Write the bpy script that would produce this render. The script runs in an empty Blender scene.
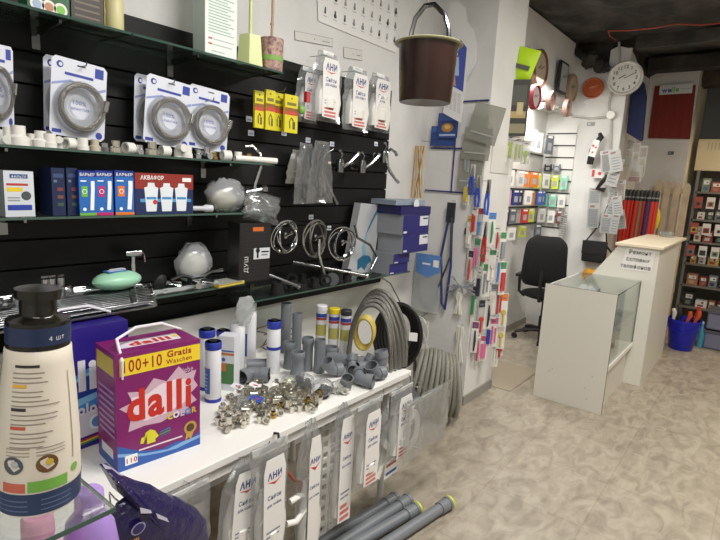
import bpy, bmesh, math, random
from mathutils import Vector, Matrix, Euler
random.seed(7)
PI = math.pi
# ------------------------------------------------------------------ camera, world, light, exposure
sc = bpy.context.scene
C = sc.collection
F, CX, CY, H = 522.0, 360.0, 270.0, 1.6
def _n(v): return v.normalized()
_D = _n(Vector((200-CX, 3250-CY, F)))
_Y = Vector((775-CX, 200-CY, F)); _Y = _n(_Y-_D*_Y.dot(_D))
_U = -_D
_X = _Y.cross(_U)
R3 = Matrix((_X, _Y, _U))               # camera (right, down, forward) -> world
EYE = Vector((0, 0, H))
cam = bpy.data.objects.new('camera', bpy.data.cameras.new('camera')); C.objects.link(cam)
cam.data.sensor_width = 36; cam.data.lens = F/720*36; cam.data.clip_start = .05
_r, _u, _f = R3@Vector((1,0,0)), R3@Vector((0,-1,0)), R3@Vector((0,0,1))
m3 = Matrix((_r, _u, -_f)).transposed()
cam.matrix_world = Matrix.Translation(EYE) @ m3.to_4x4()
sc.camera = cam
w = bpy.data.worlds.new('world'); sc.world = w; w.use_nodes = True
w.node_tree.nodes['Background'].inputs[0].default_value = (.75,.8,.9,1)
w.node_tree.nodes['Background'].inputs[1].default_value = .3
sc.view_settings.view_transform = 'Standard'; sc.view_settings.look = 'None'
sc.view_settings.gamma = 1; sc.view_settings.use_curve_mapping = False
sc.view_settings.exposure = 0.22
def area(name, loc, size, size_y, power, col, rot=(0,0,0)):
    l = bpy.data.lights.new(name, 'AREA'); l.shape = 'RECTANGLE'; l.size = size; l.size_y = size_y
    l.energy = power; l.color = col
    o = bpy.data.objects.new(name, l); C.objects.link(o); o.location = loc; o.rotation_euler = rot
    return o
area('light_panel_table', (-.25,1.5,3.08), .3, 1.2, 62, (1,.975,.94))
area('light_panel_near', (.3,-.4,3.08), .3, 1.2, 30, (1,.975,.94))
area('light_panel_middle', (.3,3.9,3.08), .3, 1.2, 52, (1,.95,.88))
area('light_tube_alcove', (-1.7,4.7,2.6), .12, 1.1, 15, (1,.98,.95))
area('light_warm_rear', (.5,6.9,2.5), .5, .5, 22, (1,.8,.52))

# ------------------------------------------------------------------ pixel rays (used to read real positions off the calibrated photo)
def d_(px, py): return R3@Vector((px-CX, py-CY, F))
def onz(px, py, z): v = d_(px,py); return EYE+v*((z-H)/v.z)
def onx(px, py, x): v = d_(px,py); return EYE+v*(x/v.x)
def ony(px, py, y): v = d_(px,py); return EYE+v*(y/v.y)

# ------------------------------------------------------------------ materials
_mc = {}
def lin(h):
    h = h.lstrip('#'); h = ''.join(q*2 for q in h) if len(h)==3 else h; c = [int(h[i:i+2],16)/255 for i in (0,2,4)]
    return tuple((x/12.92 if x <= .04045 else ((x+.055)/1.055)**2.4) for x in c)+(1,)
def mat(name, col, rough=.5, metal=0, noise=None, bump=0, bscale=40, spec=.5, coat=0, emit=0):
    if name in _mc: return _mc[name]
    m = bpy.data.materials.new(name); m.use_nodes = True; _mc[name] = m
    nt = m.node_tree; b = nt.nodes['Principled BSDF']
    c = lin(col) if isinstance(col, str) else col
    b.inputs['Base Color'].default_value = c; b.inputs['Roughness'].default_value = rough
    b.inputs['Metallic'].default_value = metal; b.inputs['Specular IOR Level'].default_value = spec
    b.inputs['Coat Weight'].default_value = coat
    if emit: b.inputs['Emission Color'].default_value = c; b.inputs['Emission Strength'].default_value = emit
    tc = nt.nodes.new('ShaderNodeTexCoord')
    if noise:
        sca, col2, amt = noise
        n = nt.nodes.new('ShaderNodeTexNoise'); n.inputs['Scale'].default_value = sca; n.inputs['Detail'].default_value = 6
        nt.links.new(tc.outputs['Object'], n.inputs['Vector'])
        r = nt.nodes.new('ShaderNodeValToRGB'); r.color_ramp.elements[0].position = .4; r.color_ramp.elements[1].position = .65
        r.color_ramp.elements[0].color = c
        c2 = lin(col2); r.color_ramp.elements[1].color = tuple(c[i]*(1-amt)+c2[i]*amt for i in range(3))+(1,)
        nt.links.new(n.outputs['Fac'], r.inputs['Fac']); nt.links.new(r.outputs['Color'], b.inputs['Base Color'])
    if bump:
        n = nt.nodes.new('ShaderNodeTexNoise'); n.inputs['Scale'].default_value = bscale; n.inputs['Detail'].default_value = 4
        nt.links.new(tc.outputs['Object'], n.inputs['Vector'])
        bp = nt.nodes.new('ShaderNodeBump'); bp.inputs['Strength'].default_value = bump; bp.inputs['Distance'].default_value = .01
        nt.links.new(n.outputs['Fac'], bp.inputs['Height']); nt.links.new(bp.outputs['Normal'], b.inputs['Normal'])
    return m
def clear(name, tint, alpha, rough=.12, diff=.15, dcol='#e8ecee'):
    """thin clear plastic or glass: mostly see-through, with gloss and a little haze"""
    if name in _mc: return _mc[name]
    m = bpy.data.materials.new(name); m.use_nodes = True; _mc[name] = m
    nt = m.node_tree; nt.nodes.clear(); N = nt.nodes.new; L = nt.links.new
    out = N('ShaderNodeOutputMaterial'); tr = N('ShaderNodeBsdfTransparent'); gl = N('ShaderNodeBsdfGlossy'); df = N('ShaderNodeBsdfDiffuse')
    tr.inputs[0].default_value = lin(tint); gl.inputs['Roughness'].default_value = rough; df.inputs[0].default_value = lin(dcol)
    m1 = N('ShaderNodeMixShader'); m1.inputs[0].default_value = diff; L(tr.outputs[0], m1.inputs[1]); L(df.outputs[0], m1.inputs[2])
    fr = N('ShaderNodeLayerWeight'); fr.inputs[0].default_value = .35
    mm = N('ShaderNodeMath'); mm.operation = 'MULTIPLY_ADD'; mm.inputs[1].default_value = 1-alpha; mm.inputs[2].default_value = .04
    L(fr.outputs['Fresnel'], mm.inputs[0])
    m2 = N('ShaderNodeMixShader'); L(mm.outputs[0], m2.inputs[0]); L(m1.outputs[0], m2.inputs[1]); L(gl.outputs[0], m2.inputs[2])
    L(m2.outputs[0], out.inputs[0])
    return m
WHITE = '#e9e7e2'
def K(spec):
    """material from a short key: a named one, or a plain plastic/paper of a hex colour"""
    if not isinstance(spec, str): return spec
    if spec in NAMED: return NAMED[spec]()
    return mat('print_'+spec.strip('#'), spec, .45)
NAMED = {
 'chrome': lambda: mat('chrome', '#c9cbcd', .14, 1),
 'dchrome': lambda: mat('worn_chrome', '#8d8f91', .22, 1),
 'steel': lambda: mat('braided_steel', '#8f8c86', .3, .9, bump=.5, bscale=400),
 'nickel': lambda: mat('nickel', '#d6d2c6', .26, .92),
 'brass': lambda: mat('brass', '#b89a55', .25, 1),
 'pvc': lambda: mat('white_pvc', '#e4e2db', .35),
 'gpvc': lambda: mat('grey_pvc', '#74787d', .4),
 'blackp': lambda: mat('black_plastic', '#141414', .45),
 'rubber': lambda: mat('black_rubber', '#101011', .65),
 'bag': lambda: clear('clear_bag', '#f6f7f8', .58, .13, .11),
 'milky': lambda: clear('milky_bag', '#f0f1ef', .6, .22, .28),
 'grey_bag': lambda: clear('grey_sheet_bag', '#dcdcd6', .7, .3, .38, '#b9b8ae'),
 'glass': lambda: clear('shelf_glass', '#cfdad4', .6, .02, .05, '#8a968f'),
 'clear_glass': lambda: clear('counter_glass', '#fbfdfc', .62, .02, .015, '#c8d0cc'),
 'glass_edge': lambda: mat('glass_edge', '#3b544b', .15, 0, coat=.5),
 'paper': lambda: mat('paper', '#efefed', .6),
 'ink': lambda: mat('ink', '#151515', .6),
}

# ------------------------------------------------------------------ mesh builder
class MB:
    def __init__(s): s.v=[]; s.f=[]; s.mi=[]; s.mats=[]; s.cur=0; s.T=Matrix.Identity(4)
    def c(s, key):
        if key not in s.mats: s.mats.append(key)
        s.cur = s.mats.index(key); return s
    def t(s, loc=(0,0,0), rot=(0,0,0), sc=(1,1,1)):
        s.T = Matrix.LocRotScale(Vector(loc), Euler(rot), Vector(sc)); return s
    def add(s, vs, fs):
        k = len(s.v); s.v += [tuple(s.T@Vector(p)) for p in vs]
        for f in fs: s.f.append(tuple(i+k for i in f)); s.mi.append(s.cur)
        return s
    def box(s, c, z, rot=(0,0,0), taper=1):
        x,y,h = z[0]/2, z[1]/2, z[2]/2; M = Matrix.LocRotScale(Vector(c), Euler(rot), None)
        P = [(a*x*(taper if g>0 else 1), b*y*(taper if g>0 else 1), g*h) for g in (-1,1) for a,b in ((-1,-1),(1,-1),(1,1),(-1,1))]
        return s.add([M@Vector(p) for p in P], [(3,2,1,0),(4,5,6,7),(0,1,5,4),(1,2,6,5),(2,3,7,6),(3,0,4,7)])
    def b2(s, x0,y0,z0,x1,y1,z1): return s.box(((x0+x1)/2,(y0+y1)/2,(z0+z1)/2),(abs(x1-x0),abs(y1-y0),abs(z1-z0)))
    def lathe(s, prof, n=20, o=(0,0,0), rot=(0,0,0), ell=1, cap=True):
        M = Matrix.LocRotScale(Vector(o), Euler(rot), None); vs=[]; fs=[]
        for r,z in prof:
            for i in range(n):
                a = 2*PI*i/n; vs.append(M@Vector((r*math.cos(a), r*ell*math.sin(a), z)))
        for j in range(len(prof)-1):
            for i in range(n):
                a,b = j*n+i, j*n+(i+1)%n; fs.append((a,b,b+n,a+n))
        if cap:
            fs.append(tuple(reversed(range(n)))); fs.append(tuple(range((len(prof)-1)*n, len(prof)*n)))
        return s.add(vs, fs)
    def tube(s, pts, r, n=8, closed=False, cap=True):
        pts = [Vector(p) for p in pts]; N=len(pts); vs=[]; fs=[]
        up = None
        for i,p in enumerate(pts):
            if closed: t = pts[(i+1)%N]-pts[i-1]
            else: t = pts[min(i+1,N-1)]-pts[max(i-1,0)]
            t.normalize()
            if up is None: up = t.orthogonal().normalized()
            up = (up-t*up.dot(t)); up = up.normalized() if up.length > 1e-6 else t.orthogonal().normalized()
            b = t.cross(up); rr = r[i] if isinstance(r,(list,tuple)) else r
            for k in range(n):
                a = 2*PI*k/n; vs.append(p+(up*math.cos(a)+b*math.sin(a))*rr)
        for j in range(N if closed else N-1):
            for k in range(n):
                a,b_ = j*n+k, j*n+(k+1)%n; c,d = ((j+1)%N)*n+k, ((j+1)%N)*n+(k+1)%n; fs.append((a,b_,d,c))
        if cap and not closed: fs.append(tuple(reversed(range(n)))); fs.append(tuple(range((N-1)*n, N*n)))
        return s.add(vs, fs)
    def cyl(s, p0, p1, r0, r1=None, n=14): return s.tube([p0,p1],[r0, r0 if r1 is None else r1], n)
    def pipe(s, p0, p1, r, wall=.003, n=18):
        """open-ended pipe with a wall thickness"""
        p0,p1 = Vector(p0),Vector(p1); q=(p1-p0).to_track_quat('Z','Y').to_matrix().to_4x4(); L=(p1-p0).length
        T=s.T; s.T=T@Matrix.Translation(p0)@q
        s.lathe([(r,0),(r,L),(r-wall,L),(r-wall,0),(r,0)], n, cap=False); s.T=T; return s
    def prism(s, poly, y0, y1):
        n=len(poly); vs=[(x,y0,z) for x,z in poly]+[(x,y1,z) for x,z in poly]
        fs=[tuple(range(n)), tuple(reversed(range(n,2*n)))]+[((i+1)%n,i,i+n,(i+1)%n+n) for i in range(n)]
        return s.add(vs, fs)
    def rect(s, x0,z0,x1,z1,y): return s.add([(x0,y,z0),(x1,y,z0),(x1,y,z1),(x0,y,z1)],[(0,1,2,3)])
    def poly(s, pts, y): return s.add([(x,y,z) for x,z in pts],[tuple(range(len(pts)))])
    def disc(s, x,z,r,y,n=18,ex=1): return s.poly([(x+r*ex*math.cos(2*PI*i/n), z+r*math.sin(2*PI*i/n)) for i in range(n)], y)
    def text(s, string, x, z, size, y, bold=0.0, align='CENTER', width=None, rot=0, warp=None):
        cu = bpy.data.curves.new('t','FONT'); cu.body=string; cu.size=1; cu.align_x=align; cu.offset=bold; cu.space_character=1.12; cu.resolution_u=3
        o = bpy.data.objects.new('t',cu); me = bpy.data.meshes.new_from_object(o)
        vs=[v.co.copy() for v in me.vertices]; fs=[tuple(p.vertices) for p in me.polygons]
        bpy.data.objects.remove(o); bpy.data.curves.remove(cu); bpy.data.meshes.remove(me)
        if not vs: return s
        sx = size
        if width:
            ww = max(v.x for v in vs)-min(v.x for v in vs); sx = width/ww
        ca,sa = math.cos(rot), math.sin(rot); out=[]
        for v in vs:
            a,b = v.x*sx, v.y*size; px,pz = x+a*ca-b*sa, z+a*sa+b*ca
            out.append(warp(px,pz) if warp else (px,y,pz))
        return s.add(out, fs)
    def pillow(s, w, h, t, nx=8, nz=10, wob=.004, seal=.0, z0=0, taper=None, seed=0):
        """soft bag: w wide, h tall from z0 up, t thick in the middle; closed surface"""
        rnd = random.Random(seed); idx={}; vs=[]; fs=[]
        for sd in (-1,1):
            for j in range(nz+1):
                for i in range(nx+1):
                    u,v = i/nx*2-1, j/nz*2-1
                    e = (i in (0,nx) or j in (0,nz))
                    th = 0 if e else t/2*max(0,(1-abs(u)**2.5))**.6*max(0,(1-abs(v)**2.5))**.6
                    if e and sd==1: idx[(sd,i,j)] = idx[(-1,i,j)]; continue
                    k = taper((v+1)/2) if taper else 1
                    vs.append((u*w/2*k+(rnd.uniform(-wob,wob) if not e else rnd.uniform(-wob,wob)*.5), sd*th+rnd.uniform(-wob,wob), z0+(v+1)/2*h))
                    idx[(sd,i,j)] = len(vs)-1
        for sd in (-1,1):
            for j in range(nz):
                for i in range(nx):
                    q=[idx[(sd,i,j)],idx[(sd,i+1,j)],idx[(sd,i+1,j+1)],idx[(sd,i,j+1)]]
                    fs.append(tuple(q if sd<0 else reversed(q)))
        return s.add(vs, fs)
    def blob(s, rx, ry, rz, o=(0,0,0), n=12, m=8, wob=.15, seed=0, flat=False):
        rnd=random.Random(seed); vs=[]; fs=[]
        for j in range(m+1):
            ph = PI*j/m-PI/2
            for i in range(n):
                a=2*PI*i/n; k=1+rnd.uniform(-wob,wob)*(1 if 0<j<m else 0)
                z=math.sin(ph)*rz*(k if not flat or ph>0 else .6)
                vs.append((o[0]+rx*math.cos(a)*math.cos(ph)*k, o[1]+ry*math.sin(a)*math.cos(ph)*k, o[2]+z))
        for j in range(m):
            for i in range(n): fs.append((j*n+i, j*n+(i+1)%n, (j+1)*n+(i+1)%n, (j+1)*n+i))
        return s.add(vs, fs)
    def build(s, name, parent=None, smooth=38, bevel=0, sub=0):
        me = bpy.data.meshes.new(name); me.from_pydata(s.v, [], s.f)
        for k in (s.mats or ['paper']): me.materials.append(K(k))
        me.polygons.foreach_set('material_index', s.mi)
        me.validate(clean_customdata=False)
        bm = bmesh.new(); bm.from_mesh(me)
        bmesh.ops.remove_doubles(bm, verts=bm.verts, dist=1e-6); bm.to_mesh(me); bm.free()
        if smooth: me.polygons.foreach_set('use_smooth', [True]*len(me.polygons)); me.set_sharp_from_angle(angle=math.radians(smooth))
        me.update()
        o = bpy.data.objects.new(name, me); C.objects.link(o)
        if parent: o.parent = parent
        if bevel:
            b=o.modifiers.new('bevel','BEVEL'); b.width=bevel; b.segments=2; b.limit_method='ANGLE'; b.angle_limit=math.radians(50)
        if sub: x=o.modifiers.new('sub','SUBSURF'); x.levels=x.render_levels=sub
        return o
def tag(o, label, cat, group=None):
    o['label']=label; o['category']=cat
    if group: o['group']=group
    return o
def place(o, loc, rot=(0,0,0)): o.location=loc; o.rotation_euler=rot; return o
def thing(name, label, cat, loc=(0,0,0), rot=(0,0,0), group=None):
    o = bpy.data.objects.new(name, None); C.objects.link(o); o.empty_display_size=.05
    if not isinstance(rot,(tuple,list)): rot=(0,0,rot)
    place(o, loc, rot); return tag(o, label, cat, group)
def dup(root, loc, rot=None, label=None, group=None):
    r = root.copy(); C.objects.link(r); r.location = loc
    if rot is not None: r.rotation_euler = rot if isinstance(rot,(tuple,list)) else (0,0,rot)
    if label: r['label']=label
    if group: r['group']=group
    def kids(a,b):
        for ch in list(a.children):
            c = ch.copy(); C.objects.link(c); c.parent=b; kids(ch,c)
    kids(root, r); return r
def struct(name, mb, **k):
    o = mb.build(name, **k); o['kind']='structure'; return o
def ring(R_, n=28, ex=1, ph=0): return [(R_*ex*math.cos(2*PI*i/n+ph), 0, R_*math.sin(2*PI*i/n+ph)) for i in range(n)]

# ------------------------------------------------------------------ the room
def floor_mat():
    m = bpy.data.materials.new('marble_vinyl'); m.use_nodes=True; nt=m.node_tree; b=nt.nodes['Principled BSDF']; N=nt.nodes.new; L=nt.links.new
    tc=N('ShaderNodeTexCoord'); mp=N('ShaderNodeMapping'); mp.inputs['Rotation'].default_value=(0,0,.25); mp.inputs['Scale'].default_value=(1.9,1,1)
    L(tc.outputs['Object'], mp.inputs[0])
    n1=N('ShaderNodeTexNoise'); n1.inputs['Scale'].default_value=6.5; n1.inputs['Detail'].default_value=8; n1.inputs['Distortion'].default_value=.9; n1.inputs['Roughness'].default_value=.62; L(mp.outputs[0], n1.inputs['Vector'])
    r=N('ShaderNodeValToRGB'); e=r.color_ramp.elements
    e[0].position=.34; e[0].color=lin('#8a8173'); e[1].position=.62; e[1].color=lin('#aca292'); k=e.new(.47); k.color=lin('#9c9282')
    L(n1.outputs['Fac'], r.inputs[0])
    br=N('ShaderNodeTexBrick'); br.offset=0; br.inputs['Scale'].default_value=1; br.inputs['Brick Width'].default_value=.5; br.inputs['Row Height'].default_value=.5
    br.inputs['Mortar Size'].default_value=.0035; br.inputs['Color1'].default_value=br.inputs['Color2'].default_value=(1,1,1,1); br.inputs['Mortar'].default_value=(.66,.64,.6,1)
    L(tc.outputs['Object'], br.inputs['Vector'])
    mx=N('ShaderNodeMix'); mx.data_type='RGBA'; mx.blend_type='MULTIPLY'; mx.inputs[0].default_value=.45
    L(r.outputs[0], mx.inputs[6]); L(br.outputs['Color'], mx.inputs[7]); L(mx.outputs[2], b.inputs['Base Color'])
    b.inputs['Roughness'].default_value=.42; b.inputs['Specular IOR Level'].default_value=.4
    return m
FLOOR=floor_mat()
wallw=mat('white_wall_paint','#dcdbd8',.7,noise=(3,'#c9c8c4',.5),bump=.15,bscale=30)
wallg=mat('grey_white_wall_paint','#c6c3bf',.75,noise=(2,'#b3b0ab',.6),bump=.2,bscale=20)
cream=mat('cream_wall_paint','#d8cdb0',.7)
black_c=mat('black_rough_ceiling','#262523',.85,noise=(4,'#4d4944',.8),bump=1,bscale=12)
XW, YP, XP, YQ = -2.05, 3.355, -1.58, 3.835     # left wall, pillar front, pillar side, pillar back
XA, YB, XS, YC, XR = -2.14, 6.05, -1.36, 7.1, -.86
CE=3.13
g=MB().c(FLOOR); g.b2(-2.5,-1.6,-.1,2.7,9,0); struct('floor',g)
g=MB().c(black_c)
n=46; vs=[]; rnd=random.Random(3)
for j in range(n+1):
    for i in range(24):
        x=-2.4+i*5.2/23; y=-1.6+j*10.6/n
        vs.append((x,y,CE+(rnd.uniform(-.03,.05) if y>4 else 0)))
g.add(vs,[(j*24+i,(j+1)*24+i,(j+1)*24+i+1,j*24+i+1) for j in range(n) for i in range(23)]); g.b2(-2.4,-1.6,CE+.08,2.8,9,CE+.2)
struct('ceiling',g,smooth=0)
g=MB().c(wallw).b2(XW-.3,-1.6,0,XW,YP,CE); struct('wall_left',g)
g=MB().c(wallw).b2(XW-.1,YP,0,XP,YQ,CE); struct('wall_pillar',g)
g=MB().c(wallw).b2(XA-.2,YQ,0,XA,YB,CE); struct('wall_alcove',g)
XB=-1.9
g=MB().c(wallw).b2(XA+.001,YQ+.001,2.44,XB,YB-.001,CE); struct('wall_bulkhead',g)
# back wall of the alcove: white paint ends in a ragged line, bare black wall above it
top=[(564,40),(567,52),(574,46),(583,57),(587,67),(597,64),(604,68),(608,72),(611,50),(619,46),(628,48)]
P=[(XA,0),(XS,0)]+[(ony(px,py,YB).x,ony(px,py,YB).z) for px,py in reversed(top)]
P=[P[0],P[1],(XS,ony(628,48,YB).z)]+[p for p in P[2:] if p[0]<XS-.01]+[(XA,3.05)]
g=MB().c(wallw).prism(P,YB,YB+.04); struct('wall_back',g)
g=MB().c(black_c).b2(XA-.1,YB+.045,0,XS-.045,YB+.2,CE); struct('wall_back_bare',g)
g=MB().c(wallg).prism([(YB+.041,0),(YC,0),(YC,2.93),(6.6,2.9),(6.25,3.0),(YB+.041,3.02)],0,.04)
o=struct('wall_step',g); o.matrix_world=Matrix.Translation((XS-.04,0,0))@Matrix(((0,1,0,0),(1,0,0,0),(0,0,1,0),(0,0,0,1)))
g=MB().c(black_c).b2(XS-.2,YB+.2,0,XS-.045,YC+.04,CE); struct('wall_step_bare',g)
P=[(XS-.04,0),(XR,0),(XR,3.0),(XR-.03,3.07),(-1.0,3.05),(-1.12,3.02),(-1.2,3.04),(XS,2.95)]
g=MB().c(wallg).prism(P,YC,YC+.1); struct('wall_rear_pillar',g)
g=MB().c(cream).b2(XR-.04,YC+.1,0,XR,7.95,3.05); struct('wall_rear_side',g)
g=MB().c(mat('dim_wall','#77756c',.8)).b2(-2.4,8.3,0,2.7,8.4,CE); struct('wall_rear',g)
g=MB().c(wallw).b2(2.6,-1.6,0,2.7,9,CE); struct('wall_right',g)
g=MB().c(wallw).b2(-2.4,-1.7,0,2.7,-1.6,CE); struct('wall_near',g)
bb=mat('grey_baseboard','#8f8b84',.5)
g=MB().c(bb).b2(XP,YP,0,XP+.012,YQ,.07).b2(-1.75,YP-.012,0,XP+.012,YP,.07); struct('baseboard_pillar',g)
g=MB().c(bb).b2(XA,YQ+.02,0,XA+.012,YB,.07); struct('baseboard_alcove',g)
# beams and cables on the black ceiling
g=MB().c(black_c)
g.b2(-1.3,5.9,3.0,2.6,6.05,3.12).b2(XS,6.9,2.98,2.6,7.09,3.12).c(mat('old_timber','#4a3d2e',.8,noise=(6,'#2a241d',.8))).b2(-.85,7.3,2.85,1.6,7.5,3.1)
struct('trim_1',g)
g=MB().c(mat('red_cable','#a0402f',.5))
g.tube([onz(608,31,3.08),onz(630,30.5,3.07),onz(655,28,3.06),onz(676,24,3.08),onz(700,25,3.07),onz(722,23,3.08)],.006)
g.tube([onz(608,31,3.08),onz(610,36,3.06),ony(617,41,5.9)],.006)
tag(g.build('ceiling_cable'),'thin red cable strung across the black ceiling','cable')
g=MB().c(mat('white_conduit','#b9b6b0',.5))
g.tube([ony(619,42,YB-.02),ony(620,62,YB-.02)],.011)
Yc=YB-.02
g.tube([ony(612,90,Yc),ony(610,100,Yc),ony(609,108,Yc),ony(611,114,Yc)],.011)
g.tube([(XB+.012,4.2,2.45),(XB+.012,5.2,2.45),(XB+.012,5.95,2.44),ony(572,116,Yc),ony(590,118.5,Yc),ony(606,117,Yc)],.012)
g.tube([ony(611,116,Yc),ony(611,140,Yc),ony(610,165,Yc)],.01)
p=ony(611,115,Yc-.01); g.c('pvc').lathe([(.048,0),(.048,.02),(.04,.035)],20,p+Vector((0,.01,0)),(PI/2,0,0))
tag(g.build('wall_conduit'),'white cable conduit with round junction box on the rear wall under the clocks','conduit')
g=MB().c(black_c)
for px,py,r in ((564,52,.06),(571,42,.09),(590,60,.08),(600,66,.07),(606,68,.04)):
    p=ony(px,py,YB-.06); g.blob(r,.05,r,p,wob=.3,seed=int(px))
g.tube([ony(563,46,YB-.05),ony(574,50,YB-.06),ony(590,62,YB-.06),ony(606,70,YB-.05)],.035)
tag(g.build('scorched_pipe'),'lumpy black pipe below the ceiling at the top of the rear wall','pipe')

# thin mat in the alcove
g=MB().c(mat('alcove_mat','#a0937f',.6)); q=[onz(*p,0.0) for p in ((490,387),(492,358),(541,370),(531,394))]
g.b2(-1.86,3.86,.001,-1.42,4.5,.006); tag(g.build('floor_mat',bevel=.002),'thin beige mat on the floor behind the white counter panel','mat')

# ------------------------------------------------------------------ slat wall
SX=-2.03
g=MB(); slat=mat('black_slat','#101011',.5,noise=(5,'#161617',1),spec=.3)
g.c(mat('slat_groove','#050505',.9)).b2(XW+.001,-1.2,.93,XW+.004,2.86,2.17)
zs=2.165; g.c(slat)
while zs>.95:
    g.b2(XW+.004,-1.2,zs-.098,SX,2.855,zs); zs-=.105
tag(g.build('slat_panel',bevel=.002),'black slatted display panel covering the left wall','slat wall')

def glass_shelf(y0,y1,z,x1,label,dep=.25,th=.008,x0=None,group=None):
    x0=x0 if x0 is not None else SX+.002
    t=thing('glass_shelf',label,'shelf',((x0+x1)/2,(y0+y1)/2,z),0,group)
    a,b=(x1-x0)/2,(y1-y0)/2
    MB().c('glass').b2(-a,-b,0,a-.0015,b-.0015,th).build('pane',t)
    e=MB().c('glass_edge').b2(a-.0012,-b,0,a,b,th).b2(-a,b-.0012,0,a-.0013,b,th); e.build('polished_edge',t)
    return t
Z1,Z2,Z3,Z4,Z4L=2.04,1.636,1.42,1.015,1.105
S1=-1.80
glass_shelf(-.9,.985,Z1,S1,'near pane of the topmost glass shelf, above the packaged hose rings at left')
glass_shelf(.99,1.69,Z1,S1,'far pane of the topmost glass shelf, carrying the brush holders')
glass_shelf(-.9,1.65,Z2,S1,'glass shelf under the hose packs carrying white pipe fittings')
glass_shelf(-.9,1.68,Z3,S1,'glass shelf carrying the water filter boxes')
glass_shelf(-.9,1.49,Z4L,S1,'low glass shelf holding chrome shower parts and the mint soap pack')
glass_shelf(1.50,2.86,Z4,S1+.0,'lowest glass shelf at right with black rubber parts and blue boxes')
def bracket(y,z,lab,L=.2):
    t=thing('shelf_bracket',lab,'bracket',(SX,y,z))
    MB().c('dchrome').b2(.002,-.013,-.07,.008,.013,.03).build('wall_plate',t)
    MB().c('dchrome').prism([(.008,-.03),(.008,-.002),(L,-.002),(L,-.012)],-.004,.004).build('arm',t)
for y,z,l in ((.77,Z1,'chrome bracket under the topmost shelf beside the green box'),(1.27,Z1,'chrome bracket under the topmost shelf above the hose packs'),
              (.60,Z2,'bracket under the fittings shelf at the far left'),(1.43,Z2,'bracket under the fittings shelf above the plastic bags'),
              (.64,Z3,'bracket under the filter shelf at the far left'),(1.36,Z3,'bracket under the filter shelf below the red and blue box'),
              (1.72,Z4,'bracket at the near end of the lowest shelf'),(2.5,Z4,'bracket under the lowest shelf near the blue boxes'),(.9,Z4L,'bracket under the low shelf of shower parts')):
    bracket(y,z,l)

# ------------------------------------------------------------------ table
TZ=.7
TX0,TX1,TY0,TY1=-2.0,-1.255,-.35,2.07
t=thing('display_table','long white display table covered with plumbing parts along the left wall','table',((TX0+TX1)/2,(TY0+TY1)/2,0))
tw=mat('white_table_board','#e6e4df',.35)
a,b=(TX1-TX0)/2,(TY1-TY0)/2
MB().c(tw).b2(-a,-b,TZ-.028,a,b,TZ).build('tabletop',t,bevel=.003)
for x in (-a+.06,a-.07):
    for y in (-b+.08,0,b-.1):
        MB().c(mat('leg_metal','#c9c7c0',.35)).lathe([(.02,0),(.02,.02),(.016,.03),(.016,TZ-.028)],14,(x,y,0)).build('leg',t)
MB().c(tw).b2(a-.03,-b+.05,TZ-.07,a-.015,b-.05,TZ-.028).b2(-a+.015,-b+.05,TZ-.07,-a+.03,b-.05,TZ-.028).build('rail',t)

# ------------------------------------------------------------------ goods on and in front of the slat wall
RZ=PI/2                      # things on the left wall face the room
def span_x(a,b,c,d,x):
    """pixel box (left, top, right, bottom) on the plane x: centre y, bottom z, width, height"""
    m=(b+d)/2; k=(a+c)/2; y0,y1=onx(a,m,x).y,onx(c,m,x).y; z1,z0=onx(k,b,x).z,onx(k,d,x).z
    return (y0+y1)/2, z0, y1-y0, z1-z0
def span_y(a,b,c,d,y):
    m=(b+d)/2; k=(a+c)/2; x0,x1=ony(a,m,y).x,ony(c,m,y).x; z1,z0=ony(k,b,y).z,ony(k,d,y).z
    return (x0+x1)/2, z0, x1-x0, z1-z0
def hook(y,z,x,lab,L=.14):
    t=MB().c('dchrome').tube([(0,0,0),(L,0,0),(L+.008,0,.012)],.0022,6).b2(-.002,-.01,-.012,.0,.01,.012)
    return tag(place(t.build('wall_hook'),(SX+.003,y,z)),lab,'hook')

# --- packs of flexible hose
hose=MB()
hose_proto=thing('hose_pack','braided metal hose ring on a white and blue card, cut by the left edge','hose pack',(0,0,0),RZ,)
w_,h_=.185,.25
m=MB().c('#d9dce6'); r_=.012
m.prism([(-w_/2,r_),(-w_/2+r_,0),(w_/2-r_,0),(w_/2,r_),(w_/2,h_-r_),(w_/2-r_,h_),(-w_/2+r_,h_),(-w_/2,h_-r_)],-.001,.001)
m.c('#8f9cc8').poly([(-.09,.165),(-.03,.185),(.04,.16),(.09,.18),(.09,.17),(.04,.152),(-.03,.177),(-.09,.157)],-.0014)
m.c('#33459c').rect(-.05,.197,.045,.206,-.0016).rect(.05,.208,.08,.24,-.0016).rect(-.085,.008,-.055,.02,-.0016).disc(.072,.018,.012,-.0016)
m.c('#2b3f8e').disc(-.066,.226,.011,-.0016).c('#d9dce6').disc(-.064,.226,.006,-.002)
m.c('#5a6cae').text('100% ЗАЩИТА'[:4],0,.108,.02,-.002).text('ГАРАНТИЯ',0,.09,.012,-.002,width=.07)
m.c('ink').rect(-.01,.232,.018,.236,-.0018); m.build('card',hose_proto)
pts=[]; 
for k in range(3*30+1):
    a=2*PI*k/30; rr=.064+.007*math.sin(k*.07)+(k//30)*.004; pts.append((rr*math.cos(a)*1.0,-.018-(k//30)*.011*(1 if k//30<2 else .4),.1+rr*math.sin(a)*1.04))
m=MB().c('steel').tube(pts,.0062,8); m.c('chrome').cyl(pts[0],Vector(pts[0])+Vector((0,-.002,.035)),.0105).cyl(pts[-1],Vector(pts[-1])+Vector((.006,-.002,.035)),.0105)
m.build('hose',hose_proto)
MB().c('bag').lathe([(.086,0),(.083,.024),(.078,.03),(.04,.03),(.037,.004)],30,(0,-.001,.1),(PI/2,0,0),cap=False).build('blister',hose_proto)
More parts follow.
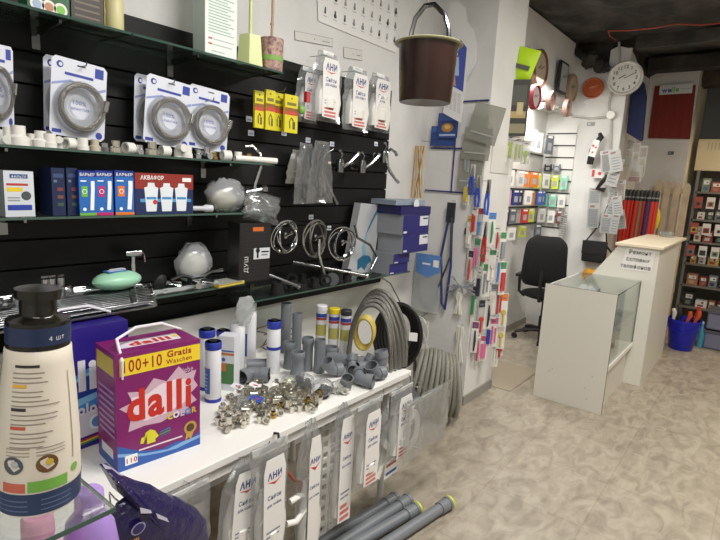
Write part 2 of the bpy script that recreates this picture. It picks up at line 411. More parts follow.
specs=[(-16,43,16,125,-1.90,0,'braided hose ring on a white and blue card, cut by the left picture edge'),
 (46,58,90,134,-1.965,.0,'hose pack half hidden behind the leftmost whole hose pack'),
 (51,53,106,137,-1.915,-.04,'leftmost whole hose pack, tilted forward on its hook'),
 (136,76,172,142,-1.965,0,'hose pack half hidden behind the middle hose pack'),
 (145,73,191,145,-1.915,-.05,'middle hose pack, left of the rightmost one and overlapping it'),
 (186,86,231,149,-1.94,-.03,'rightmost hose pack on the black slat wall')]
for i,(a,b,c_,d,x,ry,l) in enumerate(specs):
    y,z,ww,hh=span_x(a,b,c_,d,x); o=hose_proto if i==0 else dup(hose_proto,(0,0,0))
    o['label']=l; place(o,(x,y-.012,z-.004),(0,abs(ry)+.035,RZ)); s_=hh/h_; s_=min(s_,1.02); o.scale=(min(ww/w_,1.1),1,s_)
    o['group']='braided hose packs on the slat wall'
hook(.6,1.905,0,'hook carrying the hose pack at the left picture edge'); hook(.87,1.925,0,'hook carrying the leftmost whole hose pack'); hook(1.2,1.925,0,'hook carrying the middle hose pack'); hook(1.38,1.885,0,'hook carrying the rightmost hose pack')

# --- boxes
def carton(name,label,cat,px,x,dep,col,z=None,side=None,topc=None,yaw=0,group=None):
    """upright box; px=(left, top, right, bottom) of its front face on plane x; front faces the room"""
    y,zb,ww,hh=span_x(*px,x); z=zb if z is None else z
    hh=onx((px[0]+px[2])/2,px[1],x).z-z
    t=thing(name,label,cat,(x-dep/2,y,z),RZ+yaw,group)
    m=MB().c(side or col); a=dep/2
    m.b2(-ww/2,-a,0,ww/2,a,hh)
    m.c(col).rect(-ww/2,0,ww/2,hh,-a-.0004)
    if topc: m.c(topc).b2(-ww/2-.0003,-a-.0003,hh,ww/2+.0003,a+.0003,hh+.0008)
    return t,m,ww,hh,-a-.0008
e8=.008
# top shelf
t,m,W_,H_,f=carton('picture_box','green box with three small round pictures at the left end of the topmost shelf','box',(27,-22,69,16),-1.84,.07,'#1f5a35',Z1+e8)
for k,cc in enumerate(('#9fb4cf','#b98260','#7bbf4a')): m.c('#e7e3da').disc(-W_*.28+k*W_*.28,H_*.2,.02,f).c(cc).disc(-W_*.28+k*W_*.28,H_*.2,.013,f-.0005)
m.c('#e7e3da').text('АКВА',0,H_*.55,.04,f); m.build('carton',t)
t,m,W_,H_,f=carton('picture_box','dark brown printed box on the topmost shelf beside the green box','box',(71,-14,103,20),-1.85,.07,'#3b332b',Z1+e8)
m.c('#6d6353')
for k in range(5): m.rect(-W_*.4,.02+k*.02,W_*.38,.026+k*.02,f)
m.build('carton',t)
t,m,W_,H_,f=carton('picture_box','gold and white patterned box on the topmost shelf between brown box and spray bottle','box',(104,-8,116,28),-1.85,.05,'#a6965e',Z1+e8)
m.c('#e3dcc5').disc(0,.06,.018,f).disc(0,.11,.014,f); m.build('carton',t)
t=thing('spray_bottle','clear spray bottle with blue neck on the topmost shelf','spray bottle',(-1.85,onz(122,30,Z1+e8).y,Z1+e8),RZ)
MB().c('#c7c08c').lathe([(.028,0),(.03,.01),(.03,.1),(.012,.13)],16).build('body',t); MB().c('#2c5cae').lathe([(.013,.13),(.013,.155)],12).b2(-.03,-.01,.155,.014,.01,.175).build('nozzle',t)
t,m,W_,H_,f=carton('printed_carton','tall white carton printed with green text on the topmost shelf, left of the brush holders','box',(205,-26,237,56),-1.84,.08,'#dfe5e0',Z1+e8,side='#b9c6bd')
m.c('#86a896')
for k in range(13): m.rect(-W_*.4,.09+k*.011,W_*(.4-.1*(k%3)),.0935+k*.011,f)
m.c('#b0443e').rect(-W_*.4,.064,-W_*.28,.07,f).rect(-W_*.4,.044,-W_*.28,.05,f).c('#9aa49e').rect(-W_*.25,.065,W_*.4,.068,f).rect(-W_*.25,.045,W_*.35,.048,f).rect(-W_*.3,.02,W_*.1,.023,f)
m.c('#2a4a94').rect(0,H_*.83,W_*.45,H_*.93,f); m.build('carton',t,bevel=.001)
p=onz(250,64,Z1+e8)
t=thing('toilet_brush','pale yellow-green faceted toilet brush holder with upright handle','toilet brush',(-1.86,onx(250,64,-1.86).y,Z1+e8),.3)
MB().c(mat('lime_plastic','#cfd69a',.4)).lathe([(.062,0),(.05,.125),(.012,.128)],6).build('holder',t,smooth=0)
MB().c(mat('lime_plastic','#cfd69a',.4)).lathe([(.008,.128),(.008,.42)],10).build('handle',t)
t=thing('toilet_brush','flower-patterned round brush holder with thin bamboo handle','toilet brush',(-1.86,onx(271,70,-1.86).y,Z1+e8),0)
m=MB().c(mat('floral_print','#b89a88',.5,noise=(60,'#6f4a58',1))).lathe([(.05,0),(.052,.04),(.054,.14),(.045,.143)],20)
m.c('#7ba650').lathe([(.0535,.045),(.0538,.065)],20,cap=False).build('holder',t)
MB().c('#a98d6a').tube([(0,0,.14),(.003,0,.25),(.001,0,.42)],.006,8).lathe([(.009,.2),(.009,.206)],8).build('handle',t)

# filter shelf boxes
zf=Z3+e8
t,m,W_,H_,f=carton('filter_box','white and grey filter carton with blue band at the left end of the filter shelf','box',(4,171,34,208),-1.83,.09,'#cfd4da',zf,side='#aab0b6')
m.c('#2b3fa0').rect(-W_*.42,H_*.14,W_*.4,H_*.26,f).c('#234a86').rect(-W_*.3,H_*.84,W_*.3,H_*.93,f).c('#b03a34').rect(-W_*.42,H_*.68,W_*.3,H_*.73,f).c('#e0c52e').rect(-W_*.42,H_*.55,W_*.1,H_*.64,f)
m.c('#4a4f55').disc(W_*.22,H_*.46,.014,f).c('#8d939a').rect(-W_*.4,H_*.4,0,H_*.43,f).rect(-W_*.4,H_*.34,0,H_*.37,f).c('paper').text('ФИЛЬТР',0,H_*.85,.01,f-.0005,width=W_*.5); m.build('carton',t)
for i,(a,c_,l) in enumerate(((52,65,'left one of the two dark blue filter boxes'),(67,78,'right one of the two dark blue filter boxes'))):
    t,m,W_,H_,f=carton('filter_box',l,'box',(a,168,c_,213),-1.84,.10,'#17264a',zf); m.c('#3d4d78').rect(-W_*.4,H_*.8,W_*.4,H_*.88,f)
    for k,cc in enumerate(('#3c5a3f','#7a4a35','#7f3b3b')): m.c(cc).rect(-W_*.1,H_*(.2+.16*k),W_*.35,H_*(.27+.16*k),f)
    m.c('#6b7890').rect(-W_*.35,H_*.7,-W_*.1,H_*.75,f); m.build('carton',t)
for i,(a,c_,cc,l) in enumerate(((79,96,'#6db33f','blue water filter box with a green mark'),(96,113,'#c2246e','blue water filter box with a magenta mark'),(115,134,'#e07a2c','blue water filter box with an orange mark'))):
    t,m,W_,H_,f=carton('filter_box',l,'box',(a,171,c_,213),-1.82,.10,'#2466b4',zf,side='#16307e',topc='#1a2f86',group='blue water filter boxes')
    m.c('#1b2f86').rect(-W_/2,H_*.87,W_/2,H_,f); m.c(cc).rect(-W_/2,0,W_/2,H_*.06,f).rect(-W_*.36,H_*.42,0,H_*.66,f)
    m.c('paper').prism([(W_*.12,H_*.12),(W_*.34,H_*.12),(W_*.42,H_*.6),(W_*.42,H_*.78),(W_*.2,H_*.78),(W_*.2,H_*.6)],f-.0004,f+.0002).disc(-W_*.2,H_*.14,.006,f).text('БАРЬЕР',0,H_*.89,.013,f-.0006,bold=.02,width=W_*.86).rect(-W_*.4,H_*.76,-W_*.05,H_*.79,f)
    m.c('paper').poly([(-W_*.18+.009*math.cos(k*PI/3),H_*.54+.009*math.sin(k*PI/3)) for k in range(6)],f-.0008).c(cc).disc(-W_*.18,H_*.54,.006,f-.0012)
    m.build('carton',t)
t,m,W_,H_,f=carton('filter_box','wide red and dark blue box picturing three white filter cartridges','box',(135,174,193,214),-1.82,.11,'#1d2b58',zf,side='#6f2422',topc='#7a2a22')
m.c('#8e2f27').rect(-W_/2,H_*.62,W_/2,H_,f).c('paper').text('АКВАФОР',-W_*.22,H_*.85,.02,f-.0004,bold=.025,width=W_*.38).rect(W_*.3,H_*.82,W_*.46,H_*.92,f-.0004)
m.c('#4f9bd0').rect(-W_*.42,H_*.3,W_*.46,H_*.38,f-.0003)
for k in range(3):
    x=-W_*.24+k*W_*.26; m.c('#dfe5ea').poly([(x-.02,.01),(x+.02,.01),(x+.026,.08),(x+.028,.098),(x+.015,.102),(x+.013,.116),(x-.013,.116),(x-.015,.102),(x-.028,.098),(x-.026,.08)],f-.0006)
    m.c('#3f8dc6').rect(x-.02,.055,x+.02,.064,f-.001)
m.c('#c33').disc(-W_*.18,H_*.3,.009,f-.0014); m.build('carton',t)

# --- white PVC fittings in a row on the fittings shelf
zt=Z2+e8
def fitting(kind,mb,s=1.0,c='pvc'):
    mb.c(c)
    if kind=='socket': mb.lathe([(.026*s,0),(.026*s,.02*s),(.022*s,.022*s),(.022*s,.055*s),(.018*s,.055*s),(.018*s,.0)],18)
    elif kind=='reducer': mb.lathe([(.03*s,0),(.03*s,.025*s),(.02*s,.032*s),(.02*s,.06*s),(.014*s,.06*s),(.014*s,.04*s)],18)
    elif kind=='ring': mb.lathe([(.024*s,-.02*s),(.024*s,.02*s),(.016*s,.02*s),(.016*s,-.02*s),(.024*s,-.02*s)],18,(0,0,.024*s),(PI/2,0,.3),cap=False)
    elif kind=='tee':
        mb.lathe([(.02*s,-.04*s),(.02*s,.04*s)],16,(0,0,.021*s),(0,PI/2,0)).lathe([(.02*s,0),(.02*s,.05*s),(.014*s,.05*s),(.014*s,.03*s)],16,(0,0,.022*s))
    elif kind=='elbow':
        mb.tube([(0,0,.0),(0,0,.03*s),(.008*s,0,.042*s),(.02*s,0,.048*s),(.045*s,0,.048*s)],.02*s,14)
    elif kind=='nut':
        mb.lathe([(.02*s,0),(.02*s,.018*s),(.017*s,.02*s)],6).lathe([(.014*s,.02*s),(.014*s,.04*s),(.01*s,.04*s),(.01*s,.02*s)],14)
row=[(3,'socket','pvc',1,1.1),(9,'tee','pvc',1,1.0),(19,'reducer','pvc',1,1.35),(33,'socket','pvc',1,1.0),(41,'reducer','pvc',1,1.15),(50,'socket','pvc',1,1.1),(60,'elbow','pvc',1,.8),(70,'ring','pvc',1,1.1),(83,'socket','pvc',1,1.0),(95,'reducer','#bfb7a2',1,.9),
 (105,'nut','bag',1,.9),(116,'reducer','nickel',1,.8),(129,'ring','pvc',1,1.0),(140,'nut','chrome',1,1.0),(152,'reducer','nickel',1,.95),(165,'ring','pvc',1,1.0),(178,'elbow','pvc',1,.9),(187,'socket','pvc',1,1.0),(198,'nut','chrome',1,1.1),(207,'tee','chrome',1,.8),(214,'nut','brass',1,.9),(226,'ring','pvc',1,1.1),(238,'socket','pvc',1,.9),(249,'nut','brass',1,1.1)]
words={'socket':'white plastic pipe socket','tee':'tee fitting','reducer':'stepped reducer fitting','elbow':'white elbow fitting','ring':'open round fitting on its side','nut':'hexagonal threaded nut'}
lows=['at the left picture edge','right after the edge socket','stepped and tallest of the row at left','under the leftmost whole hose pack, first','under the leftmost whole hose pack, second','beneath the card corner of the leftmost whole pack','beneath the first hose ring','its round mouth facing out below the first hose ring','to the right of the round-mouthed fitting','beige toned, below the right corner of the first hose card','clear plastic, between the two groups of hose packs','nickel, left of the metal group','with dark bore, left of the middle hose pack','chrome, under the hidden hose pack','nickel, under the middle hose pack','under the middle of the middle hose pack','below the gap of the two right hose packs','white and short below the rightmost hose card','chrome, amid the metal pieces near the right end','chrome tee below the rightmost hose card','brass, below the right corner of the rightmost card','white ring standing near the shelf end','beside the brass valve at the shelf end','brass, next to the protruding white pipe']
for i,(px,kd,c_,_,s_) in enumerate(row):
    m=MB(); fitting(kd,m,s_*(.74 if px<100 else .86),c_); o=m.build('pipe_fitting'); x=-1.86+.015*((i*7)%3-1); p=onx(px,145+px*.07,x)
    tag(place(o,(x,p.y,zt),(0,0,random.uniform(-.5,.5))),words[kd].replace('white ','')+' '+lows[i],'pipe fitting','fittings on the glass shelf')
m=MB().c('pvc').pipe((0,0,0),(0,.2,0),.013); tag(place(m.build('plastic_pipe'),(-1.84,1.46,zt+.014),(0,0,-.25)),'short white plastic pipe sticking past the right end of the fittings shelf','pipe')
m=MB().c('pvc').lathe([(.035,0),(.035,.035),(.03,.035),(.03,0)],24).build('reel'); tag(place(m,(-1.9,1.36,zt)),'wide low white plastic ring on the fittings shelf under the rightmost hose pack','pipe fitting')

# --- faucet helper
def faucet(mb,s=1,c='chrome',spout=.2,drop=.05):
    mb.c(c).lathe([(.024*s,0),(.024*s,.006*s),(.018*s,.01*s),(.018*s,.07*s),(.022*s,.075*s),(.02*s,.095*s),(.006*s,.1*s)],14)
    mb.tube([(0,0,.05*s),(.05*s,0,.07*s),(spout*s*.7,0,.1*s),(spout*s,0,.1*s-.3*drop),(spout*s,0,.1*s-drop)],.0095*s,8)
    mb.tube([(0,0,.098*s),(-.03*s,0,.13*s),(-.07*s,0,.145*s)],[.007*s,.006*s,.009*s],8)
    return mb
# chrome kitchen faucet on the right end of the filter shelf
t=thing('kitchen_faucet','tall chrome swan-neck faucet at the right end of the two glass shelves','faucet',(-1.88,1.60,zf),RZ-.4)
MB().c('chrome').lathe([(.03,0),(.03,.008),(.02,.012),(.02,.05),(.012,.06)],14).build('base',t)
MB().c('chrome').tube([(0,0,.05),(.005,0,.12),(.03,0,.2),(.025,0,.26),(-.01,0,.29),(-.045,0,.285)],.0095,10).build('spout',t)
MB().c('dchrome').tube([(-.045,0,.08),(.045,0,.10)],.011,8).lathe([(.018,-.012),(.018,.012)],6,(-.05,0,.08),(0,PI/2,0)).lathe([(.018,-.012),(.018,.012)],6,(.05,0,.1),(0,PI/2,0)).build('valve',t)
# plastic bags heap
m=MB().c('milky').blob(.1,.06,.07,(0,0,.07),16,9,.16,4); m.c('#c7c2b0').blob(.065,.035,.045,(-.02,0,.05),14,8,.08,9)
tag(place(m.build('plastic_bag',smooth=80),(-1.87,1.44,zf),(0,0,RZ)),'crumpled milky plastic bag beside the red filter box','plastic bag')
m=MB().c('bag').pillow(.2,.13,.09,10,8,.014,seed=5)
tag(place(m.build('plastic_bag',smooth=80),(-1.8,1.57,Z3-.035),(0,.2,RZ)),'clear plastic bag spilling over the right end of the filter shelf','plastic bag')
m=MB().c('#c8cad0').lathe([(.014,0),(.016,.03),(.01,.04),(.01,.1)],12).c('#b77a6a').lathe([(.013,.1),(.013,.12)],10)
tag(place(m.build('valve'),(-1.82,1.33,zf+.018),(PI/2+.2,PI/2,0)),'small pale valve lying by the milky plastic bag','valve')

# --- things hanging on the slat wall to the right
def bagged(name,label,cat,px,x,contents,thick=.06,kind='bag',group=None,seed=1,tilt=0,face='x',taper=None,paper=True,knot=False):
    y,z,ww,hh=(span_x if face=='x' else span_y)(*px,x)
    loc=(x,y,z) if face=='x' else (y,x,z)
    t=thing(name,label,cat,loc,(0,0,RZ if face=='x' else 0),group); t.rotation_euler[1]=tilt if face!='x' else 0
    if face=='x': t.rotation_euler[0]=0
    m=MB().c(kind).pillow(ww,hh,thick,8,12,.005*min(1,ww/.1),0,0,taper,seed); m.build('clear_bag',t,smooth=25)
    contents(t,ww,hh,thick); return t
def siphon_fill(seed=0,red=True):
    def f(t,w,h,th):
        r=random.Random(seed); L=min(w*.36,.05)
        big=h>.26 and w<.2 and seed!=0; m=MB().c('#e4e2df'); q_=.27 if red else .2; m.prism([(-w*q_,h*.06),(w*q_,h*.04),(w*(q_+.03),h*.8),(w*(q_-.04),h*.9),(-w*(q_-.04),h*.9),(-w*(q_+.02),h*.8)],-th/2-.006,-th/2-.0045)
        y=-th/2-.0065
        m.c('#1d2b78').text('АНИ',0,h*.735,min(w*.2,.045),y,bold=.035,width=w*.38).c('#c8332b').poly([(-w*.2,h*.72),(0,h*.685),(w*.21,h*.73),(w*.02,h*.705)],y)
        m.c('#3c4f86').text('Сифон',0,h*.57,w*.13,y,bold=.02,width=w*.36).text('для мойки',0,h*.51,w*.09,y,bold=.02,width=w*.38)
        if red: m.c('#c96f68').rect(-w*.2,h*.07,w*.2,h*.1,y).rect(-w*.2,h*.12,w*.2,h*.15,y).rect(-w*.2,h*.17,w*.1,h*.2,y).c('#7d8597').rect(-w*.2,h*.25,w*.15,h*.265,y).rect(-w*.2,h*.29,w*.18,h*.305,y)
        m.build('printed_card',t)
        m=MB().c('pvc').tube([(-w*.2,0,h*.1),(-w*.22,0,h*.4),(-w*.1,.0,h*.6),(w*.1,0,h*.62),(w*.22,0,h*.4),(w*.2,0,h*.1)],w*.13,10).tube([(w*.3,0,h*.08),(w*.36,-.005,h*.3),(w*.3,0,h*.55)],w*.09,8)
        m.lathe([(w*.2,0),(w*.2,w*.2),(w*.12,w*.25)],14,(0,.0,h*.2)); m.build('siphon',t)
    return f
grp='bagged white drain kits at the top of the slat wall'
for i,(px,x,l) in enumerate((((296,68,318,123),-1.975,'leftmost bagged drain kit at the top of the slat wall, with green and red parts'),((312,52,341,122),-1.9,'largest bagged drain kit, right of the yellow packets'),
    ((343,68,369,131),-1.91,'bagged drain kit hanging right of the largest one'),((366,74,391,132),-1.965,'rightmost bagged drain kit over the end of the slat wall'))):
    t=bagged('siphon_bag',l,'drain kit',px,x,siphon_fill(i),.045,'bag',grp,seed=i+20,taper=lambda v:1-.35*max(0,v-.7)/.3)
    y,z,ww,hh=span_x(*px,x)
    m=MB().c('dchrome').tube([(0,.0,hh-.012),(0,-(SX-x),hh-.012+.004)],.002,6).c('paper').prism([(-.04,hh-.015),(.04,hh-.015),(.04,hh+.005),(-.04,hh+.005)],-.002,-.001).build('header_strip',t)
m=MB().c('#7db04a').blob(.018,.015,.02,(0,0,.02)).c('#b9373d').b2(.02,-.01,.06,.045,.01,.11)
t=tag(place(m.build('drain_part'),(-1.895,onx(302,112,-1.895).y,onx(302,114,-1.895).z),(0,0,RZ)),'green and red plastic parts visible through the leftmost top bag','plastic part')
# yellow packets
for i,(a,b,c_,d,x,l) in enumerate(((254,91,263,128,-1.93,'leftmost yellow packet on the slat wall'),(265,90,274,130,-1.93,'second yellow packet from the left, taller'),(273,93,282,131,-1.95,'third yellow packet, slightly behind its left neighbour'),(284,95,297,133,-1.91,'rightmost and widest yellow packet'))):
    y,z,W_,H_=span_x(a,b,c_,d,x); t=thing('yellow_packet',l,'packet',(x,y,z),RZ,'yellow packets on the slat wall')
    m=MB().c('#d5c92a').b2(-W_/2,-.006,0,W_/2,.006,H_); m.c('#8f5a2a').rect(-W_/2,H_*.55,W_/2,H_*.66,-.0064).c('#c2483a').rect(-W_/2,H_*.47,W_/2,H_*.56,-.0066).c('#7a7430').rect(-W_*.35,H_*.72,W_*.35,H_*.8,-.0066)
    m.c('#5a5630').tube([(-W_*.1,-.008,H_*.12),(-W_*.15,-.008,H_*.3),(0,-.008,H_*.4),(W_*.15,-.008,H_*.32)],.0022,5).rect(W_*.1,H_*.1,W_*.3,H_*.3,-.0068).c('ink').disc(0,H_*.9,.004,-.0067); m.build('card',t)
hook(1.79,1.99,0,'long black hook over the yellow packets',.13)
# price stickers
for i,(px,py,l) in enumerate(((251,133,'price sticker left of the hanging swan-neck faucet'),(284,133,'price sticker right below the yellow packets'),(308,140,'price sticker above the bagged long faucets'),(332,144,'price sticker left of the chrome wall taps'),(376,144,'price sticker by the right chrome wall tap'),(311,217,'price sticker above the middle metal hose'),(329,228,'price sticker above the right metal hose'),(249,119,'blue and white sticker high between hose packs and yellow packets'))):
    p=onx(px,py,SX+.004); m=MB().c('#dfe3ea').b2(-.018,-.001,-.013,.018,0,.013).c('#8fa6cf').rect(-.013,-.008,.013,.002,-.0014)
    tag(place(m.build('price_sticker'),p,(0,0,RZ)),l,'price sticker','price stickers on the slats')
# bagged long faucets
for i,(px,l,sd) in enumerate((((286,150,312,184),'clear bag with a faucet, leftmost and tilted of the bagged bunch',3),((294,143,316,204),'middle bag of the bunch of bagged faucets',4),((308,141,334,203),'rightmost bag of the bunch of bagged faucets',5))):
    def fill(t,w,h,th):
        MB().c('dchrome').tube([(-.0,.0,h*.15),(-w*.1,0,h*.4),(0,0,h*.8),(w*.1,0,h*.93)],.008,8).lathe([(.015,0),(.015,.05)],12,(0,0,h*.1)).tube([(w*.1,0,h*.92),(0,-(SX+1.985-.045*i)*1,h*.95)],.002,5).build('faucet_in_bag',t)
    bagged('bagged_faucet',l,'faucet',px,-1.985+.045*i,fill,.04,'grey_bag' if i==0 else 'bag','bagged long faucets',seed=sd,taper=lambda v:1-.5*v*v)
p0=onx(326,152,-1.92); t=thing('faucet_spout','curved chrome faucet spout drooping right of the bagged faucets','faucet',p0,RZ)
def loc_x(px,py,o,x=None): q=onx(px,py,x if x is not None else o.x); return (q.y-o.y, o.x-q.x, q.z-o.z)
MB().c('dchrome').tube([loc_x(*q,p0) for q in ((333,149),(326,153),(322,162),(324,175),(330,190),(337,204))],[.009]*5+[.012],10).build('spout',t)
# chrome wall taps
for i,(px,py,l,rot) in enumerate(((340,165,'left chrome wall tap hanging beside the bagged faucets',.5),(362,166,'middle chrome wall tap on the slat wall',.55),(384,156,'right chrome wall tap at the end of the slat wall',-.7))):
    p=onx(px,py,-1.93); t=thing('wall_tap',l,'faucet',p,(0,0,RZ),'chrome wall taps on the slat wall')
    T=Euler((0,0,0)); s=1.0
    m=MB().c('dchrome').lathe([(.024,-.04),(.026,0),(.02,.03),(.014,.035)],14).lathe([(.012,0),(.012,.07),(.02,.072),(.02,.08)],12,(0,0,.0),(-PI/2,0,0)); m.build('body',t)
    if i<2: MB().c('chrome').tube([(.0,-.02,-.01),(.05,-.03,.02),(.12,-.03,.07)],[.01,.009,.008],8).lathe([(.013,0),(.013,.02)],10,(.12,-.03,.06)).build('spout',t)
    else: MB().c('chrome').tube([(0,-.02,0),(.0,-.03,-.05),(.03,-.03,-.09),(.1,-.03,-.14),(.13,-.03,-.155)],[.011,.011,.01,.009,.012],8).tube([(0,-.02,.02),(.04,-.02,.045),(.09,-.02,.03),(.11,-.02,.01)],.009,8).build('spout',t)
    MB().c('chrome').tube([(0,0,.03),(-.01,-.02,.06),(-.04,-.03,.075)],[.007,.006,.008],8).build('lever',t)
# sheets on the upper wall
q=[(314,-60),(397,-40),(397,52),(318,22)]
pp=[onx(a,b,XW+.004) for a,b in ((316,-30),(392,-18),(396,53),(318,21))]
y0,z0=pp[3].y,pp[3].z
t=thing('fixture_poster','white poster with rows of small plumbing fixtures, top left of the copper bucket','poster',(XW+.004,0,0),RZ)
m=MB().c('#e3e2df').poly([(pp[3].y,pp[3].z),(pp[2].y,pp[2].z),(pp[1].y,pp[1].z),(pp[0].y,pp[0].z)],-.002)
m.poly([(pp[0].y,pp[0].z),(pp[1].y,pp[1].z),(pp[2].y,pp[2].z),(pp[3].y,pp[3].z)],-.001)
r=random.Random(2); yy0,yy1=pp[3].y,pp[2].y; zb=min(pp[3].z,pp[2].z)
for j in range(5):
    for i in range(9):
        cx=yy0+.05+i*(yy1-yy0-.08)/8; cz=zb+.065+j*.085
        m.c(('#4b4d50','#7b7d80','#2f3032','#9a9c9e')[r.randrange(4)])
        m.disc(cx,cz,r.uniform(.008,.013),-.0035,8).rect(cx-.005,cz,cx+.007,cz+.026,-.0033).c('#8a8a8a').rect(cx-.016,cz-.022,cx+.016,cz-.0195,-.0033)
m.build('sheet',t)
for a,b,c_,d,l in ((295,35,333,43,'taped paper strip below the poster, left one'),(344,49,362,59,'taped paper strip below the poster, middle one')):
    y,z,W_,H_=span_x(a,b,c_,d,XW+.003); m=MB().c('#77756f').b2(-W_/2-.002,-.001,-.002,W_/2+.002,0,H_+.002).c('#cfcdc8').rect(-W_/2,0,W_/2,H_,-.0014).c('#77756f').disc(0,H_/2,.004,-.0018,8).rect(W_*.2,H_*.4,W_*.42,H_*.48,-.0018)
    tag(place(m.build('paper_strip'),(XW+.003,y,z),(0,-.1,RZ)),l,'paper strip')

# ------------------------------------------------------------------ goods on the two lowest glass shelves
z4=Z4L+.008
# tray of chrome towel rails / pipes, a stack side by side
for i in range(12):
    x=-1.97+i*.024; ye=1.10-(x+1.9)*.5
    m=MB().c('dchrome').tube([(x,-.05,z4+.012),(x,ye-.04,z4+.012),(x,ye-.015,z4+.010),(x,ye,z4-.004 if x>-1.79 else z4+.012)],.0095,10).lathe([(.0115,0),(.0115,.02)],12,(x,ye-.09,z4+.012),(-PI/2,0,0))
    o=m.build('chrome_tube'); tag(o,'long chrome tube lying in the row of tubes on the low glass shelf','tube','chrome tubes side by side on the low shelf')
m=MB().c('dchrome').b2(-1.795,-.1,z4-.004,-1.68,.98,z4+.0015); tag(m.build('tube_tray'),'narrow metal ledge fixed to the front of the low shelf under the chrome tubes','tray')
for i in range(3):
    x=-1.97+i*.03; m=MB().c('chrome').tube([(x,.42,z4+.03+.004),(x,1.0,z4+.034),(x,1.06,z4+.03),(x,1.085,z4+.01)],.008,10)
    tag(m.build('curved_spout'),('rearmost','middle','front')[i]+' curved chrome spout lying over the chrome tubes','spout','curved spouts on the chrome tubes')
for i,px in enumerate((45,52,61)):
    p=onx(px,292,-1.9); t=thing('chrome_valve',('left','middle','right')[i]+' of three small upright chrome valves on the chrome tubes','valve',(-1.9,p.y,z4+.045),RZ+.2*i,'upright chrome valves')
    MB().c('chrome').lathe([(.012,-.022),(.012,0),(.009,.003),(.009,.02),(.013,.024),(.013,.05),(.008,.055)],12).tube([(0,0,.01),(.016,-.01,.005),(.018,-.012,-.02)],.008,8).build('body',t)
    MB().c('dchrome').b2(-.012,-.005,.055,.012,.005,.062).build('handle',t)
for i,px in enumerate((5,18,29,39,2,74)):
    p=onx(px,294,-1.86); m=MB().c('chrome').lathe([(.016,0),(.018,.008),(.016,.02),(.01,.022),(.01,.03)],8)
    tag(place(m.build('chrome_nut'),(-1.86-.02*(i%2)+(-.02 if i>3 else 0),p.y,z4+.022+(.012 if i%2 else 0))),'small round chrome nut at the left of the low shelf beside the valves','nut','chrome nuts on the low shelf')
p=onx(119,292,-1.83)
p=onx(119,288,-1.9)
t=thing('soap_pack','pale mint green oval pack with blue label on the low shelf','soap',(-1.91,p.y,z4+.024),RZ+.1)
m=MB().c(mat('mint_plastic','#9fd3b4',.35)).blob(.095,.06,.036,(0,0,.036),20,10,0); m.build('pack',t)
m=MB().c('#3f7fc0').b2(-.045,-.02,.0705,.03,.02,.0735).c('paper').b2(-.005,.022,.068,.05,.045,.0715).b2(-.035,-.01,.0736,.02,-.004,.074).b2(-.035,.004,.0736,.02,.010,.074); o=m.build('label_print',t); 
p=onx(133,262,-1.96)
t=thing('hand_shower','small chrome hand shower standing on the shelf behind the mint pack','hand shower',(-1.96,p.y,z4),RZ-.1)
MB().c('chrome').lathe([(.011,0),(.011,.1),(.009,.11),(.01,.14)],12).lathe([(.012,-.03),(.017,0),(.017,.03)],12,(0,0,.15),(0,PI/2,0)).build('body',t)
MB().c('chrome').tube([(.03,0,.16),(.045,0,.14),(.048,0,.11)],.004,6).build('trigger',t)
p=onx(157,283,-1.9)
t=thing('bath_shower','black round shower head propped on its edge on the low shelf','shower head',(-1.9,p.y,z4+.035),RZ)
MB().c('blackp').lathe([(.03,0),(.036,.004),(.036,.012),(.012,.03)],22,(0,-.01,0),(PI/2+.2,0,.3)).build('head',t)
MB().c('chrome').tube([(.01,.02,-.002),(.06,.0,-.012),(.1,-.01,-.022)],[.01,.009,.012],8).build('handle',t)
p=onx(196,268,-1.95); m=MB().c(mat('lilac_plastic','#aeb2c8',.4)).blob(.05,.035,.028,(0,0,.028),16,8,0)
tag(place(m.build('shower_part'),(-1.96,p.y-.02,z4)),'pale lilac rounded plastic part behind the chrome faucet on the low shelf','plastic part')
t=thing('mixer_faucet','black and chrome mixer faucet lying beside the yellow sponge','faucet',(-1.86,1.28,z4+.025),RZ)
MB().c('chrome').lathe([(.02,-.03),(.022,.03)],14,(0,0,0),(0,PI/2,0)).tube([(-.03,-.02,0),(-.03,-.06,-.005)],.014,10).tube([(.02,-.02,0),(.05,-.055,-.005)],.014,10).build('body',t)
MB().c('blackp').tube([(0,0,.01),(-.06,.01,.03),(-.12,.0,.018)],.008,8).build('spout',t)
MB().c('dchrome').tube([(.02,.01,.01),(.09,.02,.03),(.14,.01,.035)],[.008,.007,.012],8).build('lever',t)
t=thing('sponge','yellow flat sponge pack on the end of the low shelf','sponge',(-1.83,1.405,z4),RZ+.1)
MB().c(mat('sponge_yellow','#c9b44a',.8,bump=.3,bscale=200)).b2(-.075,-.045,0,.075,.045,.016).build('sponge_block',t,bevel=.004)
MB().c('milky').b2(-.08,-.05,.0165,.06,.04,.018).build('wrap',t)
m=MB().c('milky').blob(.088,.06,.088,(0,0,.088),14,9,.12,31).c('#d8d6cd').blob(.07,.04,.065,(0,0,.07),12,8,.08,11)
tag(place(m.build('plastic_bag',smooth=80),(-1.95,1.33,z4),(0,0,RZ)),'round tied white plastic bag standing behind the yellow sponge','plastic bag')
m=MB().c('milky').pillow(.34,.02,.016,14,4,.006,seed=3); 
tag(place(m.build('plastic_wrap'),(-1.83,1.2,z4),(0,0,RZ)),'flattened milky plastic wrap spread along the front of the low shelf','plastic wrap')
